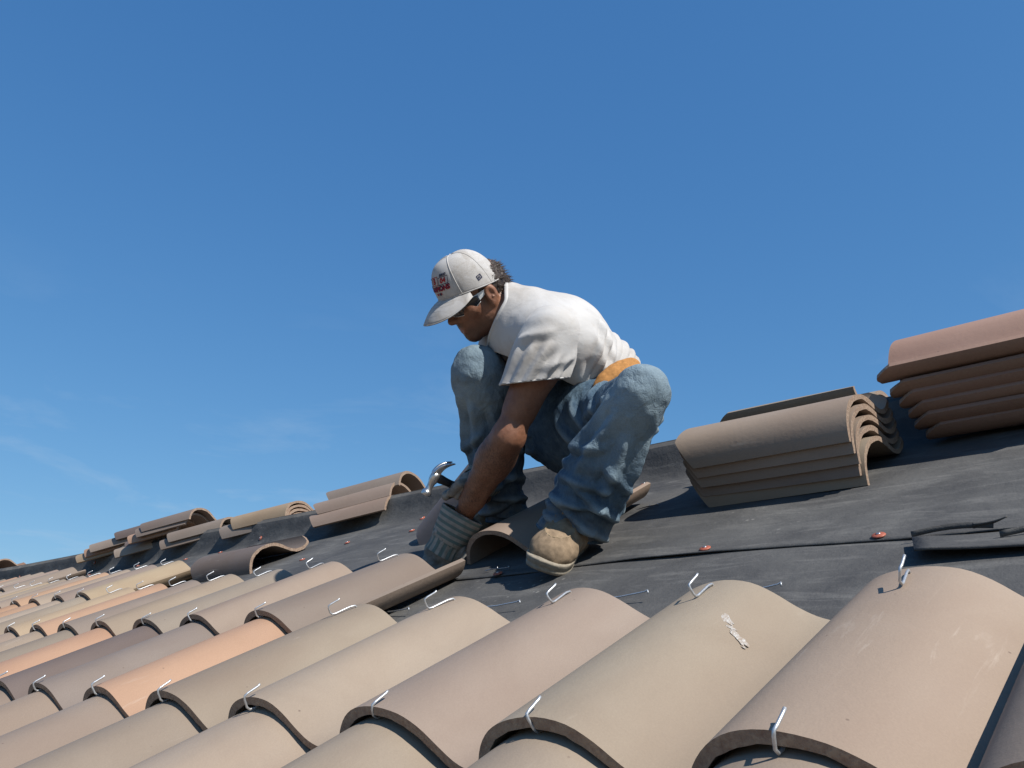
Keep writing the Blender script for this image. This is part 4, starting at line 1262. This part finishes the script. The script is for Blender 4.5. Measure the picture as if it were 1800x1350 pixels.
def frame_rect(x0, y0, x1, y1, w):
    n = 6
    def band(xa, ya, xb, yb):
        out = []
        for k in range(n):
            xa_, xb_ = xa+(xb-xa)*k/n, xa+(xb-xa)*(k+1)/n
            out.append([(xa_, ya), (xb_, ya), (xb_, yb), (xa_, yb)])
        return out
    return band(x0, y0, x1, y0+w)+band(x0, y1-w, x1, y1)+[[(x0, y0+w), (x0+w, y0+w), (x0+w, y1-w), (x0, y1-w)], [(x1-w, y0+w), (x1, y0+w), (x1, y1-w), (x1-w, y1-w)]]
cap_poly(frame_rect(-0.0115, 0.0395, 0.0115, 0.0590, 0.0012), RED_M, 'emblem_frame')
cap_poly(frame_rect(0.0140, 0.0385, 0.0420, 0.0555, 0.0012), NAVY_M, 'emblem_frame')
cap_poly(frame_rect(-0.0420, 0.0385, -0.0140, 0.0555, 0.0012), NAVY_M, 'emblem_frame')
cap_text('B', 0.0, 0.0493, 0.0190, RED_M, 'emblem_letter', 0.9, 0, 0.0006)
cap_text('04', 0.0280, 0.0470, 0.0150, RED_M, 'emblem_number', 1.05, 0, 0.0006)
cap_text('SERIES', 0.0280, 0.0590, 0.0066, NAVY_M, 'emblem_word', 1.05, 0, 0.0003)
cap_text('CHAMPIONS', 0.0008, 0.0305, 0.0145, RED_M, 'emblem_word', 1.02, 0.10, 0.0009)
cap_text('CHAMPIONS', 0.0, 0.0318, 0.0145, NAVY_M, 'emblem_word', 1.02, 0.10, 0.0005)
cap_poly([[(-0.003, 0.0165), (0.004, 0.0165), (0.004, 0.0215), (-0.003, 0.0215)], [(0.0135, 0.0165), (0.0155, 0.0165), (0.0155, 0.0215), (0.0125, 0.0215)]], RED_M, 'small_badge')
cap_poly([[(0.0075, 0.0160), (0.0130, 0.0160), (0.0120, 0.0220), (0.0075, 0.0220)]], NAVY_M, 'small_badge')
# flag-shaped mark on the side panel
def side_poly(P2, mat, name, a0=1.62, y0=0.022, k=0.0029):
    V, F = [], []
    for poly in P2:
        i0 = len(V)
        for x, y in poly:
            a = a0+(x*k)/0.090; v = math.asin(min(1, (y0+y*k)/CAP_H))/(math.pi/2)
            V.append(cap_pt(a, v, 0.0011)-PO)
        F.append(tuple(range(i0, i0+len(poly))))
    link(name, mesh_from(name, V, F, False), mat, CAP)
side_poly([[(0,0),(0.9,0),(0.9,5),(0,5)], [(0,4.2),(6,5.4),(6,6.2),(0,5)], [(0.9,0),(6,1.6),(6,2.4),(0.9,0.9)], [(5.3,1.6),(6.1,1.6),(6.1,6.0),(5.3,6.0)],
           [(1.8,1.6),(2.5,1.7),(2.5,4.2),(1.8,4.0)], [(3.5,2.0),(4.5,2.3),(4.5,3.0),(3.5,2.8)], [(3.5,3.4),(4.5,3.7),(4.5,4.5),(3.5,4.2)], [(3.0,2.0),(3.5,2.0),(3.5,4.3),(3.0,4.2)]], NAVY_M, 'flag_mark')

# ---- sunglasses
SG = empty('sunglasses'); SG.parent = MAN
def wrap(a, u_, off=0.0):
    rl, rf = 0.078+off, 0.105+off
    rr = 1.0/math.sqrt((math.sin(a)/rl)**2+(math.cos(a)/rf)**2)
    return hp(rr*math.sin(a), rr*math.cos(a), u_)-PO
for s_ in (1, -1):
    V, F = [], []
    na, nu = 16, 6
    lo_e, hi_e = [], []
    for i in range(na+1):
        k = i/na; a = s_*(R(7)+R(64)*k)
        top = 0.014-0.004*k*k; bot = -0.032+0.004*(1-k)**3*4+0.020*k**2.2
        for j in range(nu+1): V.append(wrap(a, bot+(top-bot)*j/nu, 0.003*math.sin(j/nu*math.pi)))
        lo_e.append(wrap(a, bot, 0.001)); hi_e.append(wrap(a, top, 0.001))
    for i in range(na):
        for j in range(nu):
            a = i*(nu+1)+j; F.append((a, a+1, a+nu+2, a+nu+1))
    ln = link('lens', mesh_from('lens', V, F), LENS_M, SG)
    md = ln.modifiers.new('t', 'SOLIDIFY'); md.thickness = 0.002
    link('rim', tube_mesh('rim', [tuple(q) for q in lo_e], 0.0014, 6), FRAME_M, SG)
    link('rim', tube_mesh('rim', [tuple(q) for q in hi_e], 0.0018, 6), FRAME_M, SG)
    V, F = [], []
    for k in range(9):
        t_ = k/8
        c_ = hp(s_*(0.0725+0.010*t_), 0.036-0.050*t_, 0.000+0.010*t_); hh = 0.0085*(1-t_)+0.0035
        for q in (-1, 1):
            V.append(c_+HU*q*hh*HS-HL*s_*0.0012-PO); V.append(c_+HU*q*hh*HS+HL*s_*0.0012-PO)
    for k in range(8):
        b_ = 4*k
        for q in ((0,1,5,4),(1,3,7,5),(3,2,6,7),(2,0,4,6)): F.append(tuple(b_+x for x in q))
    F.append((0,2,3,1)); F.append((32,33,35,34))
    link('temple_arm', mesh_from('temple_arm', V, F, False), FRAME_M, SG)
link('nose_bridge', tube_mesh('nose_bridge', [tuple(wrap(a, 0.004, 0.004)) for a in np.linspace(-R(8), R(8), 7)], 0.0025, 6), FRAME_M, SG)

# ---- hair: a close shell at the nape with loose tufts
def build_hair():
    f = Field(HC-0.17, HC+0.17, 0.0034)
    f.ell(hp(0,-0.015,0.014), HA, np.array((0.0765,0.0990,0.090))*HS, 0.01)
    f.cone(hp(0.0,-0.075,-0.045), hp(0,-0.072,-0.066), 0.036, 0.026, 0.03)
    f.cut(hp(0,0.012,0.0), HF*0.9-HU*0.42, 0.006)              # in front of the ear
    f.cut(hp(0,0,0.095), HU, 0.004)                              # under the cap
    f.cut(hp(0,-0.02,-0.055), -HU+HF*0.55, 0.006)
    V, F = f.mesh(); N = vert_normals(V, F)
    V = V+N*(0.0030*noise3(V, 60, 5)+0.0022*noise3(V, 130, 6))[:, None]
    F = F.tolist(); V = V.tolist(); n0 = len(N)
    r = random.Random(3); P0 = np.array(V)
    h = (P0-HC)@HA.T/HS
    cand = [i for i in range(n0) if h[i, 1] < -0.045 and -0.075 < h[i, 2] < 0.065]
    for _ in range(520):
        i = r.choice(cand); p, n = P0[i], N[i]
        dr = n*r.uniform(0.5, 1.0)-HU*r.uniform(-0.2, 0.8)-HF*r.uniform(0.0, 0.6)+np.array([r.uniform(-.5,.5) for _ in range(3)])
        dr /= np.linalg.norm(dr); ln = r.uniform(0.008, 0.021); w = np.cross(dr, n+0.01); w /= np.linalg.norm(w); w2 = np.cross(dr, w)
        rd = r.uniform(0.0012, 0.0024); k = len(V)
        for q in range(3):
            V.append((p-n*0.003+rd*(w*math.cos(q*2.094)+w2*math.sin(q*2.094))).tolist())
        bend = p+dr*ln*0.6
        V.append((p+dr*ln-HU*ln*0.25).tolist())
        for q in range(3): F.append((k+q, k+(q+1) % 3, k+3))
    me = mesh_from('hair', [np.array(v)-PO for v in V], F)
    link('hair', me, HAIR_M, MAN)
build_hair()

def build_moustache():
    f = Field(hp(0,0.09,-0.075)-0.07, hp(0,0.09,-0.075)+0.07, 0.0022)
    for s_ in (-1, 1):
        f.cone(hp(s_*0.003,0.0965,-0.0545), hp(s_*0.020,0.0900,-0.0600), 0.0052, 0.0044, 0.004)
        f.cone(hp(s_*0.020,0.0900,-0.0600), hp(s_*0.028,0.0805,-0.0760), 0.0044, 0.0030, 0.004)
    f.cone(hp(-0.010,0.0860,-0.0960), hp(0.010,0.0860,-0.0960), 0.0070, 0.0070, 0.006)
    V, F = f.mesh(); N = vert_normals(V, F)
    V = V+N*(0.0010*noise3(V, 260, 5)+0.0008*noise3(V, 520, 6))[:, None]
    return np_mesh('moustache', V, F, HAIR_M, MAN, PO)
build_moustache()

# ------------------------------------------------------------------ belt pouch
def build_pouch():
    c = rp(-0.905, 1.230, 0.393)
    e1 = rp(-0.874,1.302,0.415)-rp(-0.937,1.168,0.365); e1 /= np.linalg.norm(e1)
    out = rp(-0.79,1.10,0.46)-c; out -= e1*(out@e1); out /= np.linalg.norm(out)
    e2 = np.cross(e1, out)
    f = Field(c-0.15, c+0.15, 0.0035)
    f.ell(c-out*0.010, np.stack([e1, e2, out]), (0.085, 0.040, 0.032), 0.01)
    f.cone(c+e1*0.02+e2*0.028, c-e1*0.07+e2*0.024, 0.010, 0.010, 0.012)
    V, F = f.mesh(); N = vert_normals(V, F)
    V = V+N*(0.0025*noise3(V, 30, 7)+0.0012*noise3(V, 70, 8))[:, None]
    return np_mesh('belt_pouch', V, F, SUEDE, MAN, PO)
build_pouch()

# ------------------------------------------------------------------ shoes
def half_width(s):
    """outline of the sole, s = 0 heel to 1 toe"""
    pts = [(0,0.0),(0.02,0.020),(0.08,0.033),(0.2,0.038),(0.40,0.038),(0.58,0.047),(0.72,0.053),(0.84,0.050),(0.93,0.038),(0.98,0.020),(1.0,0.0)]
    for (a, p), (b, q) in zip(pts, pts[1:]):
        if s <= b: return p+(q-p)*(s-a)/(b-a)
    return 0.0
SL_ = 0.288
def build_shoe(mw, side):
    root = empty('shoe'); root.parent = MAN
    root.matrix_local = Matrix.Translation(-Vector(PO)) @ mw
    n = 40; ring = []
    for k in range(n+1):
        s = 0.5-0.5*math.cos(math.pi*k/n); ring.append((half_width(s), s*SL_, s))
    loop = [(w, y, s) for w, y, s in ring]+[(-w, y, s) for w, y, s in reversed(ring[1:-1])]
    V, F = [], []
    layers = [(0.0, 0.94), (0.004, 0.985), (0.010, 1.0), (0.0125, 0.965), (0.015, 1.0), (0.026, 1.035), (0.029, 1.03), (0.030, 0.97)]
    m = len(loop)
    for z, k in layers:
        for w, y, s in loop:
            sp_ = 0.016*max(0, (s-0.72)/0.28)**2
            V.append((w*k, (y-SL_*0.5)*(1+(k-1)*0.5)+SL_*0.5, z+sp_))
    for j in range(len(layers)-1):
        for i in range(m): F.append((j*m+i, j*m+(i+1) % m, (j+1)*m+(i+1) % m, (j+1)*m+i))
    F.append(tuple(reversed(range(m)))); F.append(tuple(range((len(layers)-1)*m, len(layers)*m)))
    link('sole', mesh_from('sole', V, F, True), SOLE_M, root)
    f = Field((-0.085,-0.04,-0.01), (0.085,0.33,0.19), 0.0034)
    f.cone((0,0.048,0.052), (0,0.135,0.056), 0.038, 0.040, 0.03)
    f.cone((0,0.135,0.055), (0,0.215,0.044), 0.043, 0.038, 0.03, flat=((1,0,0), 1.18))
    f.cone((0,0.205,0.040), (0,0.236,0.040), 0.040, 0.034, 0.03, flat=((1,0,0), 1.22))
    f.cone((0,0.060,0.060), (0,0.048,0.135), 0.044, 0.050, 0.04)
    f.cone((0,0.125,0.070), (0,0.075,0.120), 0.036, 0.042, 0.04)
    f.cut((0,0,0.024), (0,0,-1), 0.0)
    f.cut((0,0,0.150), (0,0,1), 0.0)
    V, F = f.mesh(); N = vert_normals(V, F)
    # moccasin seam: a U-shaped step round the toe
    xx, yy, zz = V[:, 0], V[:, 1], V[:, 2]
    inside = np.sqrt((xx/0.030)**2+(np.maximum(yy-0.195, 0)/0.042)**2)
    puck = np.sin(np.arctan2(xx, yy-0.19)*26)*0.5+0.5
    d = 0.0030*np.exp(-((inside-1.0)/0.12)**2)*(zz > 0.045)*(0.6+0.5*puck)-0.0030*smooth(inside, 1.0, 0.8)*(zz > 0.05)*(yy > 0.14)
    crease = np.exp(-((yy-0.160)/0.010)**2)+np.exp(-((yy-0.140)/0.009)**2)
    d = d-0.0025*crease*(zz > 0.06)+0.0012*noise3(V, 40, 9)+0.0006*noise3(V, 110, 10)
    V = V+N*d[:, None]
    me = mesh_from('upper', V, F.tolist()); link('upper', me, LEATHER, root)
    # stitching, tongue, eyelet flaps
    pts = []
    for k in range(25):
        a = math.pi*k/24
        x_, y_ = 0.0305*math.cos(a), 0.195+0.042*math.sin(a)
        pts.append((x_, y_, 0.0))
    # lay the stitch on the upper
    P3 = []
    for x_, y_, _ in pts:
        cand = (np.abs(V[:, 0]-x_) < 0.005) & (np.abs(V[:, 1]-y_) < 0.005)
        z_ = V[cand, 2].max() if cand.any() else 0.05
        P3.append((x_, y_, z_-0.0004))
    tg = []
    for k in range(9):
        q = k/8; y_ = 0.150-0.055*q
        cand = (np.abs(V[:, 0]) < 0.006) & (np.abs(V[:, 1]-y_) < 0.006)
        tg.append((0.0, y_, (V[cand, 2].max() if cand.any() else 0.09)+0.001))
    ve, fe = [], []
    for k, (x_, y_, z_) in enumerate(tg):
        w_ = 0.017+0.004*k/8
        for q in (-1, -0.5, 0, 0.5, 1): ve.append((w_*q, y_, z_+0.003-0.004*q*q+0.010*(k/8)**2))
    for k in range(8):
        for q in range(4): fe.append((5*k+q, 5*k+q+1, 5*k+q+6, 5*k+q+5))
    tn = link('tongue', mesh_from('tongue', ve, fe), LEATHER, root)
    md = tn.modifiers.new('t', 'SOLIDIFY'); md.thickness = 0.004; md.offset = 1
    for x_, y_, z_ in tg[1:6:2]:
        lp = [(-0.022, y_, z_-0.003), (-0.012, y_-0.002, z_+0.005), (0, y_-0.003, z_+0.0065), (0.012, y_-0.002, z_+0.005), (0.022, y_, z_-0.003)]
        link('lace', tube_mesh('lace', lp, 0.0017, 6), STITCH_M, root)
    link('moccasin_seam', tube_mesh('moccasin_seam', P3, 0.0013, 5), STITCH_M, root)
    return root
def shoe_matrix(heel, toe, up):
    heel, toe, up = map(np.array, (heel, toe, up))
    y = toe-heel; y /= np.linalg.norm(y); z = up-y*(up@y); z /= np.linalg.norm(z); x = np.cross(y, z)
    m = Matrix((Vector(x), Vector(y), Vector(z))).transposed().to_4x4(); m.translation = Vector(heel)
    return m
upL = _N*0.85+_X*0.52
build_shoe(shoe_matrix(rp(-1.012,1.018,0.026), rp(-0.948,0.772,0.024), upL), 1)
build_shoe(shoe_matrix(rp(-1.462,1.330,0.012), rp(-1.545,1.080,0.010), _N), -1)

# ------------------------------------------------------------------ gloves
def cuff_material():
    t = NT('striped_cuff', 0.92, 0.12)
    a = t.attr('band')[2]
    s1 = t.math('SINE', t.math('MULTIPLY', a, 6.2832*5.0))
    n = t.noise(60.0, 5, 0.65)
    c = t.mix(t.ramp(s1, -0.1, 0.25), (0.30, 0.28, 0.245), (0.115, 0.165, 0.155))
    c = t.mix(t.ramp(n, 0.4, 0.75, 0, 0.6), c, (0.12, 0.105, 0.09))
    return t.out(c, t.bump(t.math('ADD', n, t.noise(500.0, 2, 0.5)), 0.4, 0.003))
CUFF_M = cuff_material()
def glove(name, wrist, hand, knuckles, tips, thumb, wide, label=None, cuff_len=0.085):
    root = empty(name); root.parent = MAN
    wrist, hand = np.array(wrist), np.array(hand)
    ax = hand-wrist; L_ = np.linalg.norm(ax); ax /= L_
    wide = np.array(wide); wide = wide-ax*(wide@ax); wide /= np.linalg.norm(wide); th = np.cross(ax, wide)
    V, F, band = [], [], []
    prof = [(0.0, 0.062, 0.047), (0.03, 0.0625, 0.0475), (0.30, 0.059, 0.045), (0.60, 0.055, 0.043), (0.86, 0.050, 0.041), (1.0, 0.047, 0.039), (1.05, 0.043, 0.036)]
    n = 40
    for s, a, b in prof:
        for k in range(n):
            q = 2*math.pi*k/n
            rr = 1+0.03*math.sin(3*q+s*4)
            V.append(wrist+ax*L_*s+wide*a*rr*math.cos(q)+th*b*rr*math.sin(q)-PO); band.append(s)
    for j in range(len(prof)-1):
        for k in range(n): F.append((j*n+k, j*n+(k+1) % n, (j+1)*n+(k+1) % n, (j+1)*n+k))
    me = mesh_from('cuff', V, F); at = me.attributes.new('band', 'FLOAT', 'POINT'); at.data.foreach_set('value', band)
    o = link('cuff', me, CUFF_M, root)
    md = o.modifiers.new('t', 'SOLIDIFY'); md.thickness = 0.004; md.offset = 0
    # gathered wrist band below the stiff cuff
    Vg, Fg, bg = [], [], []
    ng = 72
    for j, (s, sc_) in enumerate(((0.98, 1.0), (1.10, 0.965), (1.22, 0.94), (1.34, 0.97), (1.46, 1.0))):
        for k in range(ng):
            q = 2*math.pi*k/ng
            pl = 1+0.040*math.sin(18*q+0.8*j)*(1 if 0 < j < 4 else 0.5)
            Vg.append(wrist+ax*L_*s+wide*0.0475*sc_*pl*math.cos(q)+th*0.0405*sc_*pl*math.sin(q)-PO); bg.append(k/ng*2.6)
    for j in range(4):
        for k in range(ng): Fg.append((j*ng+k, j*ng+(k+1) % ng, (j+1)*ng+(k+1) % ng, (j+1)*ng+k))
    mg = mesh_from('wrist_band', Vg, Fg); at = mg.attributes.new('band', 'FLOAT', 'POINT'); at.data.foreach_set('value', bg)
    link('wrist_band', mg, CUFF_M, root)
    # binding at the open end
    rim = [V[k] for k in range(n)]+[V[0]]
    link('cuff_binding', tube_mesh('cuff_binding', [tuple(v) for v in rim], 0.0034, 6), GLOVE_M, root)
    # hand with five fingers
    allp = np.array([hand]+[np.array(p) for fgr in tips+[thumb] for p in fgr]+list(np.array(knuckles)))
    f = Field(allp.min(0)-0.08, allp.max(0)+0.08, 0.0035)
    kn = np.array(knuckles)
    f.cone(hand-ax*0.012, kn.mean(0), 0.040, 0.034, 0.02, flat=(wide, 1.18))
    f.cone(kn[0], kn[-1], 0.018, 0.017, 0.02)
    for k_, fgr in zip(kn, tips):
        ch = [k_]+[np.array(p) for p in fgr]
        rad = [0.0150, 0.0135, 0.0125, 0.0110]
        for q in range(len(ch)-1): f.cone(ch[q], ch[q+1], rad[q], rad[q+1], 0.004)
    ch = [hand+wide*0.030]+[np.array(p) for p in thumb]
    rad = [0.019, 0.0160, 0.0140, 0.0125]
    for q in range(len(ch)-1): f.cone(ch[q], ch[q+1], rad[q], rad[q+1], 0.012 if q == 0 else 0.004)
    V, F = f.mesh(); N = vert_normals(V, F)
    t_ = (V-hand)@ax
    w_ = (V-hand)@wide
    gather = smooth(t_, 0.045, 0.0)*np.sin(w_*420+2*noise3(V, 30, 12))
    V = V+N*(0.0024*gather+0.0026*noise3(V, 45, 13)+0.0014*noise3(V, 100, 14))[:, None]
    at2 = 0.15+np.abs(np.sin(w_*210))*0.0
    np_mesh('hand', V, F, GLOVE_M, root, PO)
    return root
# left hand: flat on the tile head, fingers hooked over its edge
A = rp(-1.395,1.005,0.139); B = rp(-1.440,0.960,0.078)
dn = _N*-0.92+_X*-0.30-_U*0.25; dn /= np.linalg.norm(dn)
wide = _X*0.724+_U*0.627-_N*0.289+(_X*0.214+_U*0.194+_N*0.957)*-0.38
wide = wide/np.linalg.norm(wide)
kc = rp(-1.462,0.948,0.046)
kns = [kc+wide*q for q in (-0.034, -0.012, 0.011, 0.032)]
tps = [[k_+dn*0.022-_U*0.012, k_+dn*0.032-_U*0.032, k_+dn*0.030-_U*0.050] for k_ in kns]
glove('work_glove', A, B, kns, tps, [B+wide*0.052+dn*0.020, B+wide*0.058+dn*0.045-_U*0.01, B+wide*0.048+dn*0.060-_U*0.03], wide)
# right hand: closed round the hammer handle
HE, HH = rp(-1.407,0.957,0.267), rp(-1.379,1.077,0.162)     # hammer eye, handle end
hd = HH-HE; hd /= np.linalg.norm(hd)
G0 = HE+(HH-HE)*0.72
A = J['rwri']+(J['rpalm']-J['rwri'])*-0.10; B = J['rwri']+(G0+_U*0.035+_N*0.015-J['rwri'])*0.62
ax_ = B-A; ax_ /= np.linalg.norm(ax_)
acr = np.cross(hd, ax_); acr /= np.linalg.norm(acr)
pal = G0-acr*0.036
kns = [pal+hd*q for q in (-0.034, -0.011, 0.011, 0.032)]
tps = [[k_+ax_*0.036+acr*0.004, k_+ax_*0.040+acr*0.040, k_+ax_*0.010+acr*0.056] for k_ in kns]
glove('work_glove', A, B, kns, tps, [G0-hd*0.035+acr*0.018-ax_*0.01, G0-hd*0.042+acr*0.030+ax_*0.014, G0-hd*0.040+acr*0.026+ax_*0.034], hd)

# ------------------------------------------------------------------ hammer
def steel_material():
    t = NT('polished_hammer_steel', 0.28, 0.5)
    n = t.noise(90.0, 5, 0.65)
    c = t.mix(t.ramp(n, 0.4, 0.75), (0.60, 0.60, 0.60), (0.34, 0.32, 0.30))
    return t.out(c, t.bump(n, 0.15, 0.001), t.ramp(n, 0.3, 0.7, 0.22, 0.45), 0.95)
STEEL = steel_material()
GRIP_M = simple('black_rubber_grip', (0.022, 0.022, 0.024), 0.6, 0, 0.35, 120, 0.3, 0.3)
def build_hammer():
    root = empty('claw_hammer', Matrix.Translation(Vector(HE)))
    tag(root, 'steel claw hammer with black grip in the man\'s right hand', 'hammer')
    up = rp(-1.385,0.980,0.300)-rp(-1.436,0.931,0.218); up = up-hd*(up@hd); up /= np.linalg.norm(up)   # face towards claw
    sd = np.cross(hd, up)
    # head: striking face, neck, cheek
    prof = [(-0.058,0.0005),(-0.058,0.0130),(-0.0565,0.0143),(-0.046,0.0143),(-0.0445,0.0130),(-0.040,0.0098),(-0.030,0.0090),(-0.020,0.0105),(-0.013,0.0135),(0.0,0.0140),(0.012,0.0132)]
    V, F, n = [], [], 18
    for s, r_ in prof:
        k2 = min(1.0, max(0.0, (s+0.03)/0.03))
        for q in range(n):
            a = 2*math.pi*q/n
            V.append(up*s+hd*r_*math.cos(a)*(1+0.05*k2)+sd*r_*math.sin(a)*(1-0.12*k2))
    for j in range(len(prof)-1):
        for q in range(n): F.append((j*n+q, j*n+(q+1) % n, (j+1)*n+(q+1) % n, (j+1)*n+q))
    F.append(tuple(range((len(prof)-1)*n, len(prof)*n)))
    link('hammer_head', mesh_from('hammer_head', V, F), STEEL, root)
    # two claws curving towards the handle
    for s_ in (-1, 1):
        V, F = [], []
        m = 14
        for k in range(m+1):
            t_ = k/m
            c_ = up*(0.008+0.056*t_-0.006*t_*t_)+hd*(0.034*t_**2.2-0.002)+sd*s_*(0.0045+0.0075*t_)
            tan = up*(0.056-0.012*t_)+hd*0.075*t_**1.2; tan /= np.linalg.norm(tan)
            nrm = np.cross(sd, tan); w_ = 0.0070*(1-0.35*t_); h_ = 0.0100*(1-t_)**0.8+0.0012
            for a, b in ((-1,-1),(1,-1),(1,1),(-1,1)): V.append(c_+sd*w_*a*0.8+nrm*h_*b)
        for k in range(m):
            for q in range(4): F.append((4*k+q, 4*k+(q+1) % 4, 4*k+4+(q+1) % 4, 4*k+4+q))
        F.append((0,3,2,1)); F.append((4*m,4*m+1,4*m+2,4*m+3))
        o = link('claw', mesh_from('claw', V, F), STEEL, root)
        md = o.modifiers.new('b', 'BEVEL'); md.width = 0.0012; md.segments = 2
    def handle(name, t0, t1, mat, rads):
        pts = [hd*(t0+(t1-t0)*k/(len(rads)-1)) for k in range(len(rads))]
        link(name, tube_mesh(name, [tuple(p) for p in pts], rads, 14), mat, root)
    Lh = np.linalg.norm(HH-HE)
    handle('neck', 0.008, 0.050, GRIP_M, [0.0135, 0.0130, 0.0115, 0.0110])
    handle('grip', 0.050, Lh+0.02, GRIP_M, [0.0108, 0.0125, 0.0140, 0.0145, 0.0142, 0.0150, 0.0150, 0.010])
build_hammer()
